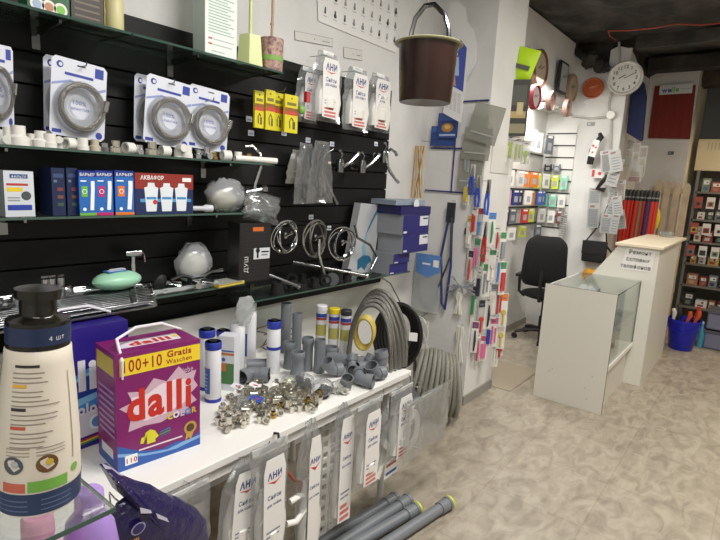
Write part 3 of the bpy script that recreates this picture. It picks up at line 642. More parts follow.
# black shower box
y,zb,W_,H_=span_x(238,223,269,281,-1.80)
t=thing('shower_box','tall black box with a white shower sticker between the shelves','box',(-1.835,y,zb),(-.0,0.02,RZ))
m=MB().c(mat('black_carton','#1b1a1c',.4)).b2(-W_/2,-.04,0,W_/2,.04,H_)
m.c('#2c2b2e')
for k in range(14): m.rect(-W_*.42,H_*(.04+.066*k),W_*.42,H_*(.05+.066*k),-.0405)
m.c('#c4662a').rect(-W_*.1,H_*.86,W_*.25,H_*.93,-.041).c('#c9ccd0').rect(-W_*.05,H_*.38,W_*.48,H_*.57,-.041).c('ink').disc(W_*.08,H_*.53,.012,-.0415).rect(W_*.05,H_*.4,W_*.11,H_*.5,-.0415).rect(W_*.2,H_*.49,W_*.44,H_*.515,-.0415).rect(W_*.2,H_*.44,W_*.4,H_*.455,-.0415)
m.c('#cfcfcf').text('ДУШ',-W_*.22,H_*.3,.03,-.0412,rot=PI/2); m.build('carton',t)
m=MB().c('milky').pillow(.1,.13,.03,7,8,.006,seed=8,taper=lambda v:.55+.5*math.sin(v*3)); tag(place(m.build('hanging_bag'),(-1.775,1.475,.93),(0,0,RZ)),'milky plastic bag dangling below the black shower box','plastic bag')
# hanging metal hose coils
for i,(cx,cy,rx,ry,l) in enumerate(((281,236,11,15,'left tangled metal shower hose on the slat wall'),(311,238,9,17,'middle metal shower hose with a chrome spout'),(338,243,11,15,'right metal shower hose on the slat wall'))):
    p=onx(cx,cy,-1.93); ryw=abs(onx(cx,cy-ry,-1.93).z-p.z); rxw=abs(onx(cx+rx,cy,-1.93).y-p.y)*.95
    t=thing('shower_hose',l,'shower hose',p,RZ,'coiled shower hoses hanging on hooks')
    r=random.Random(i+5)
    pts=[(rxw*(math.cos(k*2*PI/24)*(1-.15*math.sin(k*.13))+.12*math.sin(k*.11)), -.035+.014*math.sin(k*.37+i), ryw*(math.sin(k*2*PI/24)*(1-.1*math.cos(k*.09)))) for k in range(24*4)]
    MB().c('steel' if i==1 else 'chrome').tube(pts,.0045,6).build('hose',t)
    MB().c('chrome').lathe([(.008,0),(.012,.01),(.012,.03),(.006,.035)],10,(.0,-.03,-.01)).tube([(-.02,-.04,0),(.03,-.05,.02)],.007,8).build('bracket',t)
    MB().c('dchrome').tube([(0,.098,ryw*.9),(0,0,ryw*.93),(0,-.06,ryw*.97)],.0025,6).build('hanger',t)
    if i==1: MB().c('chrome').tube([(.0,-.06,0),(-.01,-.07,-.08),(.02,-.075,-.16),(.035,-.075,-.2)],[.009,.009,.009,.012],10).build('spout',t)
    if i==2: MB().c('dchrome').tube([(rxw*1.0,-.04,ryw*1.2),(rxw*1.2,-.05,.03),(rxw*2.4,-.06,-.02),(rxw*3.2,-.06,-.1),(rxw*2.6,-.06,-.17)],.0075,10).build('spout',t)
zz=Z4+.008
# black rubber pieces
for i,(px,py,r0,h0) in enumerate(((283,296,.035,.06),(296,292,.028,.05),(307,291,.03,.035),(318,288,.026,.05),(329,286,.03,.03),(340,283,.024,.05),(350,282,.03,.04),(292,284,.03,.03),(303,282,.025,.05),(322,278,.03,.055),(335,276,.028,.05),(347,276,.03,.04),(354,271,.03,.06),(313,284,.02,.03),(362,279,.022,.03))):
    p=onz(px,py,zz); p.x=max(-1.99,min(-1.835,p.x)); 
    if i%3==1: m=MB().c('rubber').lathe([(r0,-h0*.4),(r0,h0*.4),(r0*.65,h0*.4),(r0*.65,-h0*.4),(r0,-h0*.4)],16,(0,0,r0),(PI/2,0,i),cap=False)
    else: m=MB().c('rubber').lathe([(r0,0),(r0,h0*.3),(r0*.8,h0*.35),(r0*.8,h0),(r0*.6,h0),(r0*.6,h0*.5)],16)
    tag(place(m.build('rubber_fitting'),(p.x,p.y,zz)),'black rubber pipe fitting in the jumble on the lowest glass shelf','rubber fitting','black rubber fittings on the lowest shelf')
p=onz(321,283,zz); m=MB().c('#5e6166').lathe([(.03,0),(.036,.004),(.036,.01)],20,(0,0,.036),(PI/2+.1,0,.6)); tag(place(m.build('round_cover'),(-1.81,p.y,zz)),'grey disc-shaped part leaning among the black rubber fittings','plastic part')
def bar(a,b,r,label):
    m=MB().c('dchrome').tube([a,b],r,10).c('chrome').lathe([(r*1.3,-.012),(r*1.3,.0)],12,b,((Vector(b)-Vector(a)).to_track_quat('Z','Y').to_euler())); return tag(m.build('shower_rail'),label,'rail')
bar((-1.93,1.62,zz+.13),(-1.79,1.83,zz+.03),.011,'left chrome rail lying over the black rubber fittings')
bar((-1.95,1.93,zz+.125),(-1.79,2.38,zz+.022),.012,'right chrome rail leaning toward the blue boxes')
# tilted white box with blue ribbon
x_=-1.95
P4=[onx(a,b,x_) for a,b in ((346,280),(372,274),(382,205),(361,203))]
o3=P4[0]
t=thing('ribbon_box','tall white box with a blue ribbon picture leaning by the blue ended boxes','box',o3,RZ)
q=[(p.y-o3.y,p.z-o3.z) for p in P4]
m=MB().c('#c3c6ca').prism(q,0,.05)
def bl(u,v):  # bilinear on the face
    a=Vector(q[0]).lerp(Vector(q[1]),u); b=Vector(q[3]).lerp(Vector(q[2]),u); r=a.lerp(b,v); return (r.x,r.y)
rib=[bl(u,v) for u,v in ((.97,.98),(.75,.85),(.45,.62),(.5,.45),(.75,.3),(.55,.2),(.35,.3),(.25,.5),(.3,.65),(.6,.88),(.85,1))]
m.c('#3f7f9e').poly([bl(.98,.99),bl(.72,.8),bl(.45,.55),bl(.5,.66),bl(.68,.85),bl(.85,.99)],-.001).c('#8fb9cc').poly([bl(.45,.6),bl(.38,.4),bl(.5,.25),bl(.62,.3),bl(.52,.42),bl(.53,.6)],-.0014)
m.c('#2f7396').poly([bl(.3,.25),bl(.5,.3),bl(.75,.28),bl(.9,.2),bl(.72,.16),bl(.65,.08),bl(.5,.14),bl(.35,.1)],-.0018).build('carton',t)
# stack of boxes with dark blue ends at the end of the lowest shelf; ends face the camera (-y)
bx=[((404,266,434,284),'bottom grey-sided box of the blue ended stack, mostly hidden'),((406,243,433,261),'third box from the top of the blue ended stack'),((408,231,433,249),'white-labelled box with blue end, below the widest one'),((404,211,432,231),'widest blue ended box with white label, under the tipped lid box')]
yb=2.66
zz0=Z4+.008
hts=[.07,.075,.075,.085]; zc=zz0
for k in range(4):
    h_b=(.066,.062,.118,.122)[k]; x1=(-1.80,-1.79,-1.765,-1.765)[k]; x0=x1-(.2,.2,.19,.19)[k]; yl=(2.62,2.64,2.69,2.67)[k]; yw=(.2,.18,.31,.33)[k]/2
    t=thing('blue_end_box',('bottom','third from the top','second from the top','topmost closed')[k]+' box of the grey boxes with dark blue ends','box',((x0+x1)/2,yl+yw,zc),-.02+.02*k,'boxes with dark blue ends')
    a=(x1-x0)/2; m=MB().c('#8d9095').b2(-a,-yw,0,a,yw,h_b).c('#25256b')
    # blue end is the one facing the room along +x as well as the near end label
    m.add([(a+.0006,-yw,0),(a+.0006,yw,0),(a+.0006,yw,h_b),(a+.0006,-yw,h_b)],[(0,1,2,3)])
    if k>1: m.c('#cfd2d8').add([(a+.0012,.04,h_b*.4),(a+.0012,.15,h_b*.4),(a+.0012,.15,h_b*.92),(a+.0012,.04,h_b*.92)],[(0,1,2,3)]).c('ink').add([(a+.0018,.08,h_b*.75),(a+.0018,.14,h_b*.75),(a+.0018,.14,h_b*.82),(a+.0018,.08,h_b*.82)],[(0,1,2,3)])
    m.c('#cfd2d8').add([(a+.0012,-yw+.01,h_b*.08),(a+.0012,-yw+.05,h_b*.08),(a+.0012,-yw+.05,h_b*.18),(a+.0012,-yw+.01,h_b*.18)],[(0,1,2,3)])
    m.build('carton',t); zc+=h_b+.001
t=thing('open_box','open dark blue box with pale tilted lid on top of the stack','box',(-1.865,2.83,zc),-.02)
MB().c('#22205a').b2(-.095,-.17,0,.1,.17,.05).build('tray',t)
MB().c('#8f9bab').box((-.02,-.03,.072),(.19,.33,.03),(.0,.0,0)).c('#d8dde4').lathe([(.03,0),(.03,.002)],16,(.095,-.0,.066),(0,PI/2,0)).build('lid',t)

# ------------------------------------------------------------------ goods on the table
def fy(px,py,z=TZ): return onz(px,py,z)
# --- washing powder boxes
def powder_box(loc,yaw,label,W_,D_,H_,main):
    t=thing('washing_powder_box',label,'washing powder',loc,yaw)
    a,b=W_/2,D_/2; f=-b-.0005
    m=MB()
    if main:
        m.c(mat('powder_magenta','#7b1b62',.32)).b2(-a,-b,0,a,b,H_)
        m.c('#c9a9b9').poly([(-.09,.17),(-.125,.2),(-.085,.21),(-.1,.245),(-.05,.235),(-.02,.27),(.02,.25),(.06,.29),(.085,.26),(.12,.265),(.11,.235),(.125,.21),(.1,.19),(.122,.16),(.09,.15),(.1,.12),(.05,.135),(0,.12),(-.05,.125),(-.1,.12)],f)
        m.c('#e6d4dd').poly([(-.085,.18),(-.09,.225),(-.04,.225),(0,.245),(.05,.25),(.09,.24),(.095,.2),(.08,.165),(.02,.145),(-.05,.14)],f-.0002)
        m.c('#c22a20').text('dalli',.0,.152,.135,f-.0009,bold=.035,width=.205)
        # yellow band, a little tilted like the real print
        m.c('#e6c92c').rect(-a+.012,H_-.068,a,H_-.014,f-.0004).c('#9c241d').text('100+10',-.055,H_-.058,.052,f-.0009,bold=.012,width=.115).text('Gratis',.062,H_-.038,.028,f-.0009,bold=.03,width=.08).text('Waschen',.062,H_-.06,.022,f-.0009,bold=.01,width=.085)
        m.c('#d9b9cf').text('Liebe',.085,H_-.1,.026,f-.0009,width=.045)
        for k,(ch,cc) in enumerate(zip('COLOR',('#d8c336','#ded7dd','#c8b9d8','#5a7fbf','#c8a43a'))): m.c(cc).text(ch,.03+.02*k,.122,.026,f-.0012,bold=.05)
        m.c('#2c5aa8').poly([(-a,.0),(a,.0),(a,.045),(.09,.03),(.05,.038),(.0,.03),(-.06,.045),(-.09,.06),(-a,.085)],f-.0004).c('#7fa8d8').poly([(-a,.06),(-.1,.05),(-.05,.034),(.02,.022),(.07,.03),(a,.035),(a,.026),(.05,.014),(0,.018),(-.06,.028),(-a,.05)],f-.0006)
        m.c('paper').rect(-.112,.014,-.075,.045,f-.0008).c('#b02a24').text('110',-.094,.02,.022,f-.0012,bold=.02)
        m.c('#d6d02c').poly([(-.045,.062),(-.045,.092),(-.062,.088),(-.066,.07),(-.056,.068),(-.05,.1),(-.035,.108),(-.02,.1),(-.008,.078),(-.018,.072),(-.02,.085),(-.018,.062)],f-.0008)
        for k,cc in enumerate(('#3e6fb4','#4f9c55','#6a4a9a')): m.c(cc).poly([(-.005,.09-.008*k),(.03,.096-.008*k),(.03,.091-.008*k),(-.005,.086-.008*k)],f-.0008)
        m.c('#b89441').disc(.098,.072,.022,f-.0008).c('#51361f').disc(.098,.072,.014,f-.0012).c('#b89441').poly([(.084,.055),(.08,.03),(.092,.04),(.1,.03),(.11,.055)],f-.0007).c('#e6d4dd').rect(-.07,.048,.07,.053,f-.0008)
        # left end
        x=-a-.0006
        def sr(y0,z0,y1,z1,c_,dx=0): m.c(c_).add([(x-dx,y1,z0),(x-dx,y0,z0),(x-dx,y0,z1),(x-dx,y1,z1)],[(0,1,2,3)])
        sr(-b+.01,H_-.07,b-.01,H_-.015,'#c9b33a'); sr(-b+.012,.0,b-.012,.05,'#2c5aa8')
        for k in range(8): sr(-b+.015,.24-.02*k,b-.015,.248-.02*k,'#a07fae')
        sr(-b+.03,.03,b-.03,.06,'#d9d5da',.0004)
        # top with the same word lying on it
        T=m.T; m.T=Matrix.Translation((0,0,H_+.0008))@Matrix.Rotation(-PI/2,4,'X')
        m.c('#d8cfd6').poly([(-.1,-.03),(.09,-.035),(.1,.03),(-.09,.032)],0).c('#c22a20').text('dalli',0,-.022,.05,-.0005,bold=.04,width=.13).c('#d6d02c').disc(.085,.0,.01,-.0007).c('#d9d0e4').disc(-.08,-.01,.016,-.0004,ex=1.4); m.T=T
    else:
        m.c(mat('powder_blue','#2a1f7a',.32)).b2(-a,-b,0,a,b,H_)
        m.c('#3f86c8').poly([(-a,.1),(a,.16),(a,.29),(.02,.27),(-a,.2)],f).c('#7fb4dc').poly([(-a,.12),(a,.185),(a,.27),(0,.25),(-a,.185)],f-.0002).c('#203c8e').poly([(-a,.15),(a,.2),(a,.258),(0,.24),(-a,.175)],f-.0004)
        m.c('#d5d3da').text('dalli',-.075,.2,.13,f-.0009,bold=.05,width=.22).text('color',-.0,.115,.05,f-.0009,bold=.04,width=.1)
        m.c('#c9c6cf').poly([(-a,.03),(a,.05),(a,.145),(-.05,.11),(-a,.1)],f-.0003).c('#d8a93a').disc(.075,.075,.022,f-.0006).c('#d7e3ea').disc(.03,.08,.026,f-.0006).c('#5f8fc0').disc(.03,.08,.018,f-.0008)
        for k,cc in enumerate(('#c33a2c','#d8b83a','#3f8f4a')): m.c(cc).poly([(-a,.02-.006*k),(a,.045-.006*k),(a,.04-.006*k),(-a,.015-.006*k)],f-.0008)
        m.c('#3f6a3a').disc(.1,.135,.014,f-.0008)
    m.build('carton',t,smooth=0)
    MB().c('#dcdadf').tube([(-a*.86,-b-.004,H_-.075),(-a*.86,-b-.006,H_-.02),(-a*.8,-b*.3,H_+.03),(-a*.3,0,H_+.05),(a*.3,0,H_+.05),(a*.85,b*.2,H_+.015)],[.003,.005,.005,.005,.005,.004],8).build('carry_handle',t)
    return t
pa,pb=fy(118,473),fy(200,444); yaw=math.atan2(pb.y-pa.y,pb.x-pa.x); Wd=(pb-pa).length
ud=(pb-pa).normalized(); vd=Vector((-ud.y,ud.x,0)); cpos=(pa+pb)/2+vd*.075
powder_box(cpos,yaw,'magenta washing powder box with yellow band standing on the white table',Wd,.15,.365,True)
pc=fy(97,462); 
powder_box(cpos+vd*.2-ud*.15+Vector((0,0,0)),yaw+.08,'blue and violet washing powder box standing behind the magenta one',.28,.13,.40,False)

# --- water filter cartridges
def cartridge(px,py,pt,label,r=.032,bands=((.0,.06),(.88,1)),sticker=None,cap=None,group='white cartridges on the table'):
    p=fy(px,py); hh=ony(px,pt,p.y).z-TZ
    t=thing('filter_cartridge',label,'filter cartridge',p,math.atan2(p.x,-p.y)*0,group)
    MB().c('#e2e3e6').lathe([(r*.93,0),(r,.004),(r,hh-.004),(r*.93,hh)],22).build('body',t)
    for a,b in bands: m=MB().c(mat('cartridge_blue','#27379a',.35)).lathe([(r*1.04,hh*a),(r*1.06,hh*a+.004),(r*1.06,hh*b-.004),(r*.98,hh*b)],22).c('#2a2a2d' if b==1 else '#27379a').lathe([(r*.5,hh*b-.001),(r*.5,hh*b+(.006 if b==1 else 0))],14).build('end_cap',t)
    if sticker:
        m=MB().c(sticker)
        n=10; a0=-PI*.5-.95; 
        vs=[((r+.0006)*math.cos(a0+1.5*i/n),(r+.0006)*math.sin(a0+1.5*i/n),z) for z in (hh*.15,hh*.58) for i in range(n+1)]
        m.add(vs,[(i,i+1,i+n+2,i+n+1) for i in range(n)])
        m.c('#a9c0e0'); 
        for k in range(5):
            z=hh*(.22+.06*k); vs=[((r+.0009)*math.cos(a0+.25+.9*i/n),(r+.0009)*math.sin(a0+.25+.9*i/n),zz_) for zz_ in (z,z+.004) for i in range(n+1)]; m.add(vs,[(i,i+1,i+n+2,i+n+1) for i in range(n)])
        m.build('sticker',t)
    return t
cartridge(213,400,341,'white cartridge with blue ends and blue sticker right beside the magenta box',.031,sticker='#3a62a8')
cartridge(273,372,320,'white cartridge with blue cap and blue middle band near the grey elbows',.031,bands=((.46,.52),(.86,1)))
cartridge(207,388,329,'shorter blue capped cartridge behind the one beside the magenta box',.032)
cartridge(223,372,330,'blue capped cartridge directly behind the green printed one',.03)
cartridge(249,362,310,'plain white cartridge with blue label behind the pipe elbows',.032,bands=(),sticker='#2f5aa6')
cartridge(237,372,322,'white capped cartridge next to the plain labelled one',.034,bands=())
t=thing('filter_box','white box with green and orange print between the cartridges','box',fy(229,388),.5)
m=MB().c('#d9dbe0').b2(-.034,-.03,0,.034,.03,.235).c('#4f7f4a').rect(-.03,.03,.033,.12,-.0306).c('#c9773a').rect(-.03,.085,.0,.12,-.031).rect(-.034,.155,.034,.165,-.0308).c('#3a5fae').rect(-.034,.17,.034,.176,-.0308).disc(-.012,.135,.008,-.0308); m.build('carton',t)
for (px,py,pt,cc,l) in ((320,352,303,'#dcdcdc','white capped cartridge of the triple filter set at the wall'),(333,356,305,'#d8bf1e','yellow capped cartridge of the triple filter set at the wall'),(345,358,307,'#2d2d30','dark capped cartridge of the triple filter set at the wall')):
    p=fy(px+7,py); p.x-=.08; p.y+=.035; hh=.235
    t=thing('filter_cartridge',l,'filter cartridge',p,.5,'triple filter set')
    MB().c('#cfcfcf').lathe([(.028,0),(.028,.205)],18).build('body',t); MB().c(cc).lathe([(.03,.205),(.03,.228),(.026,.232)],18).build('cap',t)
    m=MB().c('#2f3f92').lathe([(.0286,.17),(.0286,.19)],18,cap=False).c('#a03a3a').lathe([(.0287,.155),(.0287,.168)],18,cap=False).c('#a9a35a').lathe([(.0284,.07),(.0284,.13)],18,cap=False); m.build('printed_wrap',t)

# --- grey pipes and elbows on the table
def gp(label,px,py,kind,r=.025,h=.12,rot=(0,0,0),lift=0,name='drain_pipe'):
    p=fy(px,py); m=MB().c('gpvc')
    if kind=='up':
        m.lathe([(r,0),(r,h-.035),(r*1.15,h-.03),(r*1.15,h-.004),(r*1.08,h),(r*.98,h),(r*.98,h-.05),(.001,h-.05)],20)
    elif kind=='plain': m.lathe([(r,0),(r,h),(r*.88,h),(r*.88,h-.06),(.001,h-.06)],20)
    elif kind=='coupler': m.lathe([(r*1.1,0),(r*1.15,.006),(r*1.15,.028),(r,.034),(r,h-.034),(r*1.15,h-.028),(r*1.15,h-.004),(r*1.05,h),(r*.95,h),(r*.95,h-.03),(.001,h-.03)],20)
    elif kind=='lie':
        m.pipe((-h/2,0,r),(h/2-.04,0,r),r); m.pipe((h/2-.045,0,r),(h/2,0,r),r*1.16)
    elif kind in('elbow','elbow2'):
        k=.9 if kind=='elbow' else 1.2
        pts=[(-.05*k,0,r*1.2),(-.015,0,r*1.2),(.0,0,r*1.2+.004),(.018*k,0,r*1.2+.02),(.03*k,0,r*1.2+.045*k)]
        if kind=='elbow2': pts=[(-.07,0,r*1.2),(-.02,0,r*1.2),(.005,0,r*1.22),(.02,.02,r*1.25),(.03,.05,r*1.3)]
        m.tube(pts,r,16,cap=False).tube([(p_[0],p_[1],p_[2]) for p_ in pts],r*.88,16,cap=False)
        d=(Vector(pts[0])-Vector(pts[1])).normalized(); m.pipe(Vector(pts[0])-d*.03,Vector(pts[0])+d*.004,r*1.17)
        d=(Vector(pts[-1])-Vector(pts[-2])).normalized(); m.pipe(Vector(pts[-1])-d*.02,Vector(pts[-1])+d*.012,r*1.17)
        m.c('rubber').tube([Vector(pts[0])-d*0, Vector(pts[0])*.98],r*.85,14)
    o=m.build(name); place(o,(p.x,p.y,TZ+lift),rot); return tag(o,label,'pipe' if name=='drain_pipe' else 'pipe fitting')
gp('tall grey pipe standing near the wall, leftmost of the upright pipes',285,352,'plain',.027,.26)
gp('tall grey pipe with open top, second upright pipe from the left',296,360,'plain',.024,.24)
gp('short upright grey pipe behind the double socketed coupler',289,368,'up',.026,.13)
gp('grey upright socket with flared rim in front of the upright pipes',297,378,'coupler',.029,.125,name='pipe_socket')
gp('grey upright pipe right of the flared socket',307,370,'up',.025,.16)
gp('straight grey upright pipe in the middle of the pipe group',319,372,'plain',.026,.16)
gp('short grey coupler left of the long lying pipe',331,361,'coupler',.03,.075,name='pipe_socket')
gp('long grey pipe lying across the far end of the table',348,366,'lie',.029,.21,(0,0,.3))
gp('grey elbow standing up at the far corner of the table',386,378,'elbow',.027,.1,(0,-.75,.4),.045,'pipe_elbow')
gp('grey elbow with dark open mouth near the far table corner',375,381,'elbow',.027,.1,(0,0,-1.7),0,'pipe_elbow')
gp('grey elbow lying at the front edge of the table far end',359,385,'elbow2',.026,.1,(0,0,-.9),0,'pipe_elbow')
gp('grey elbow in front of the upright pipes, open end forward',332,377,'elbow',.026,.1,(0,0,-1.9),0,'pipe_elbow')
gp('grey elbow lying between the two blue capped cartridges',252,381,'elbow2',.028,.1,(0,0,-2.5),0,'pipe_elbow')
gp('grey pipe socket lying behind the left elbow',262,370,'lie',.027,.14,(0,0,.9),0)
gp('grey elbow bagged in thin film left of the black parts',346,392,'elbow',.022,.1,(0,0,-.8),0,'pipe_elbow')
gp('small grey elbow behind the front edge elbow',352,372,'elbow',.022,.1,(0,0,2.3),0,'pipe_elbow')
gp('grey elbow behind the far corner elbow with mouth up',366,372,'elbow',.024,.1,(0,0,1.2),0,'pipe_elbow')

# clear bags on the table with contents
def table_bag(px,py,w,h,d,label,inner,seed,kind='bag'):
    p=fy(px,py); t=thing('parts_bag',label,'plastic bag',p,.5)
    MB().c(kind).blob(w,d,h,(0,0,h),14,9,.1,seed).build('clear_bag',t)
    m=MB().c(inner); r=random.Random(seed)
    for k in range(14): 
        m.lathe([(.015,-.011),(.015,.011),(.009,.011),(.009,-.011)],12,(r.uniform(-w*.5,w*.5),r.uniform(-d*.5,d*.5),r.uniform(.014,h*1.2)),(r.uniform(0,3),r.uniform(0,3),0))
    m.build('small_parts',t)
table_bag(303,392,.048,.042,.045,'clear bag of black rubber pieces on the table, left of the pair','rubber',41)
table_bag(322,397,.046,.04,.045,'clear bag of black rubber pieces at the table front, right of the pair','#26272a',42)
table_bag(288,391,.038,.035,.036,'clear bag with pale ring inside beside the blue banded cartridge','#c9caa6',43)
table_bag(341,393,.045,.03,.036,'flat clear bag with pale gaskets at the table front','#d8d6cb',44)
table_bag(245,408,.06,.022,.045,'torn clear bag with shiny nuts behind the metal pile','nickel',45)
table_bag(262,405,.06,.02,.045,'clear bag with a blue slip in the metal pile','nickel',46)
# pile of nickel fittings: every nut an object
nutA=MB().c('nickel').lathe([(.0125,0),(.0135,.003),(.0135,.012),(.010,.013),(.010,.026),(.0075,.026),(.0075,.015)],6); nutA=nutA.build('pipe_nut',smooth=20)
nutB=MB().c('nickel').lathe([(.011,0),(.011,.02),(.013,.021),(.013,.028),(.009,.028),(.009,.01)],12).build('pipe_nut')
nutC=MB().c('brass').lathe([(.013,0),(.013,.012),(.009,.014),(.009,.024),(.007,.024),(.007,.01)],6).build('pipe_nut',smooth=20)
protos=[nutA,nutB,nutC]
r=random.Random(12); spots=[]
regions=[((212,418),(236,405),(250,425),(228,436),26,.0),((236,402),(268,400),(300,408),(262,428),24,0),((276,388),(322,402),(312,414),(258,412),44,0),((226,398),(262,392),(282,400),(246,406),18,0)]
for R4 in regions:
    got=0
    for _ in range(600):
        if got>=R4[4]: break
        u,v=r.random(),r.random(); a=Vector(R4[0]).lerp(Vector(R4[1]),u); b=Vector(R4[3]).lerp(Vector(R4[2]),u); q=a.lerp(b,v); p=onz(q.x,q.y,TZ)
        if p.x>TX1-.02: continue
        lvl=0; 
        near=[s for s in spots if (s[0]-p.x)**2+(s[1]-p.y)**2<.0265**2]
        if near:
            lvl=max(s[2] for s in near)+1
            if lvl>1 or len(near)<2: continue
        spots.append((p.x,p.y,lvl)); got+=1
first={0:True,1:True,2:True}
for i,(x,y,l) in enumerate(spots):
    k=0 if r.random()<.45 else (1 if r.random()<.88 else 2)
    gl,gg=('shiny nickel pipe nut in the heap on the white table','nickel nuts heaped on the table') if k<2 else ('brass pipe nut in the heap on the white table','brass nuts heaped on the table')
    rot=(0,0,r.uniform(0,3)) if r.random()<.6 else (PI/2+r.uniform(-.2,.2),0,r.uniform(0,6))
    zz_=TZ+.001+l*.027+(.0135 if rot[0] else 0)
    if first[k]: o=protos[k]; first[k]=False; place(o,(x,y,zz_),rot); tag(o,gl,'nut',gg)
    else: o=protos[k].copy(); C.objects.link(o); place(o,(x,y,zz_),rot); tag(o,gl,'nut',gg)
for px,py,cc,l in ((255,397,'#e3e3e6','printed white slip lying among the nuts'),(256,411,'#2c4fae','small blue slip lying among the nuts'),(237,398,'#d8d8de','pale slip behind the nut pile')):
    p=fy(px,py); m=MB().c(cc).box((0,0,0),(.05,.03,.002),(.25,.1,.3)).c('#b33').box((.003,0,.0016),(.02,.005,.001),(.25,.1,.3)); tag(place(m.build('paper_slip'),(p.x,p.y,TZ+.05)),l,'paper slip')

# --- hose coil, cable coils and tangled wire behind the table
pcn=ony(373,352,2.03)
t=thing('hose_coil','upright coil of grey ribbed drain hose at the far end of the table','hose coil',(pcn.x+.025,2.0,TZ),.2)
for k in range(5):
    a=.092+.0065*k; pts=[]
    for i in range(25):
        th=PI*(i/24); pts.append((a*1.3*math.cos(th)*-1,-.045+.022*k+.01*math.sin(i*.5+k),.012+.355*1.0*math.sin(th)*(.84+.04*k)))
    MB().c(mat('ribbed_hose','#77756f',.32,.6,bump=.6,bscale=220)).tube(pts,.0115,8).build('loop',t)
MB().c('#c43a2c').b2(.09,-.06,.075,.1,-.05,.095).c('pvc').b2(.088,-.062,.03,.104,-.05,.07).build('connector',t)
p=ony(372,335,2.2); t=thing('cable_coil','coil of yellow cable behind the upright grey hose coil','cable coil',(p.x-.02,2.16,TZ),.5)
for k in range(6): MB().c(mat('yellow_cable','#c9b45a',.5)).tube([(.05*math.cos(a*2*PI/20),-.04+.016*k,.09+.085*math.sin(a*2*PI/20)) for a in range(20)],.007,6,closed=True).build('loop',t)

# ------------------------------------------------------------------ glass stand and bottles at the near left corner
GZ=1.20
gc=onz(116,507,GZ)
t=thing('glass_stand','small glass shelf stand at the lower left corner under the big white bottle','shelf',(gc.x-.24,gc.y-.2,0))
MB().c('clear_glass').b2(-.24,-.2,GZ-.006,.2385,.1985,GZ).build('pane',t)
MB().c('glass_edge').b2(.2388,-.2,GZ-.006,.24,.2,GZ).b2(-.24,.1988,GZ-.006,.2385,.2,GZ).build('polished_edge',t)
MB().c(tw).b2(-.42,-.45,.795,.2,.2,.82).build('lower_board',t)
for x,y in ((-.4,-.4),(.15,-.4),(-.4,.12),(-.2,-.19)): MB().c('chrome').lathe([(.014,0),(.014,.01),(.008,.012),(.008,GZ-.006)],12,(x,y,0)).build('post',t)
bp=onz(40,497,GZ+.003); R_b=.041
hb=ony(38,297,bp.y).z-GZ
t=thing('detergent_bottle','large white detergent bottle with black cap and printed back label at the left front','bottle',bp,math.atan2(bp.x,-bp.y)*-1+PI)
t.rotation_euler=(0,math.radians(2.2),math.atan2(-bp.x,bp.y))
S=hb/.255; m=MB().c(mat('bottle_white','#d6cdbd',.35))
prof=[(.040,0),(.043,.004),(.0435,.03),(.0425,.08),(.038,.14),(.0345,.175),(.0335,.19),(.031,.193)]
m.lathe([(r_*S,z*S) for r_,z in prof],40).build('body',t)
MB().c(mat('bottle_cap','#17150f',.2)).lathe([(r_*S,z*S) for r_,z in ((.0325,.192),(.0325,.198))],32).lathe([(r_*S,z*S) for r_,z in ((.0325,.217),(.032,.222),(.02,.226),(.0185,.228),(.0185,.246),(.0235,.247),(.0235,.257),(.0,.258))],32).build('cap',t)
MB().c(mat('cap_band','#1d2c4e',.35)).lathe([(.0328*S,.1975*S),(.0328*S,.2175*S)],32).build('cap_band',t)
def rad(z):
    z=z/S
    for (r0,z0),(r1,z1) in zip(prof,prof[1:]):
        if z0<=z<=z1: return (r0+(r1-r0)*(z-z0)/(z1-z0))*S
    return prof[-1][0]*S
def wrap(px_,pz_,e=.0004): a=px_/(.040*S)-PI/2; rr=rad(pz_)+e; return (rr*math.cos(a),rr*math.sin(a),pz_)
def wrect(m,x0,z0,x1,z1,e=.0004):
    n=max(1,int(abs(x1-x0)/.004)); mz=max(1,int((z1-z0)/.01)); vs=[wrap(x0+(x1-x0)*i/n,z0+(z1-z0)*j/mz,e) for j in range(mz+1) for i in range(n+1)]
    m.add(vs,[(j*(n+1)+i,j*(n+1)+i+1,(j+1)*(n+1)+i+1,(j+1)*(n+1)+i) for j in range(mz) for i in range(n)])
m=MB().c('#233458'); wrect(m,-.075,.004,.075,.03); 
m.c('#56688c'); 
for k in range(3): wrect(m,-.045,.009+.006*k,-.012,.0105+.006*k,.0007); wrect(m,.0,.009+.006*k,.03,.0105+.006*k,.0007)
m.c('#c0604a'); wrect(m,-.038,.032,-.014,.043); m.c('#6fa844'); wrect(m,-.012,.032,.026,.045)
m.c('#5a4a3c'); 
for cx,cc in ((-.026,'#4d5158'),(.006,'#6a4a2a')):
    m.c(cc); vs=[wrap(cx+.0105*math.cos(a*PI/8),.064+.0105*math.sin(a*PI/8),.0006) for a in range(16)]; m.add(vs,[tuple(range(16))])
    m.c('#c9a83a' if cx>0 else '#a9b0b5'); vs=[wrap(cx+.004*math.cos(a*PI/4)+.002,.066+.004*math.sin(a*PI/4),.0009) for a in range(8)]; m.add(vs,[tuple(range(8))])
rr=random.Random(4)
for k in range(17):
    z=.168-.0052*k; 
    if k in (3,8,12): m.c(('#d8a63a','#2b2c33','#c05038')[(3,8,12).index(k)]); wrect(m,-.03,z,-.014,z+.0035,.0006); continue
    m.c('#8d8378'); wrect(m,-.03,z,rr.uniform(.0,.022),z+.0011,.0006)
m.c('#2c2a28'); wrect(m,-.028,.1745,.0,.1775,.0006); m.c('#6b6258'); wrect(m,.0335,.06,.0345,.165,.0006)
for k in range(3):
    m.c('#8d8378'); wrect(m,-.034,.083-.004*k,-.01,.0838-.004*k,.0006); wrect(m,-.004,.083-.004*k,.024,.0838-.004*k,.0006)
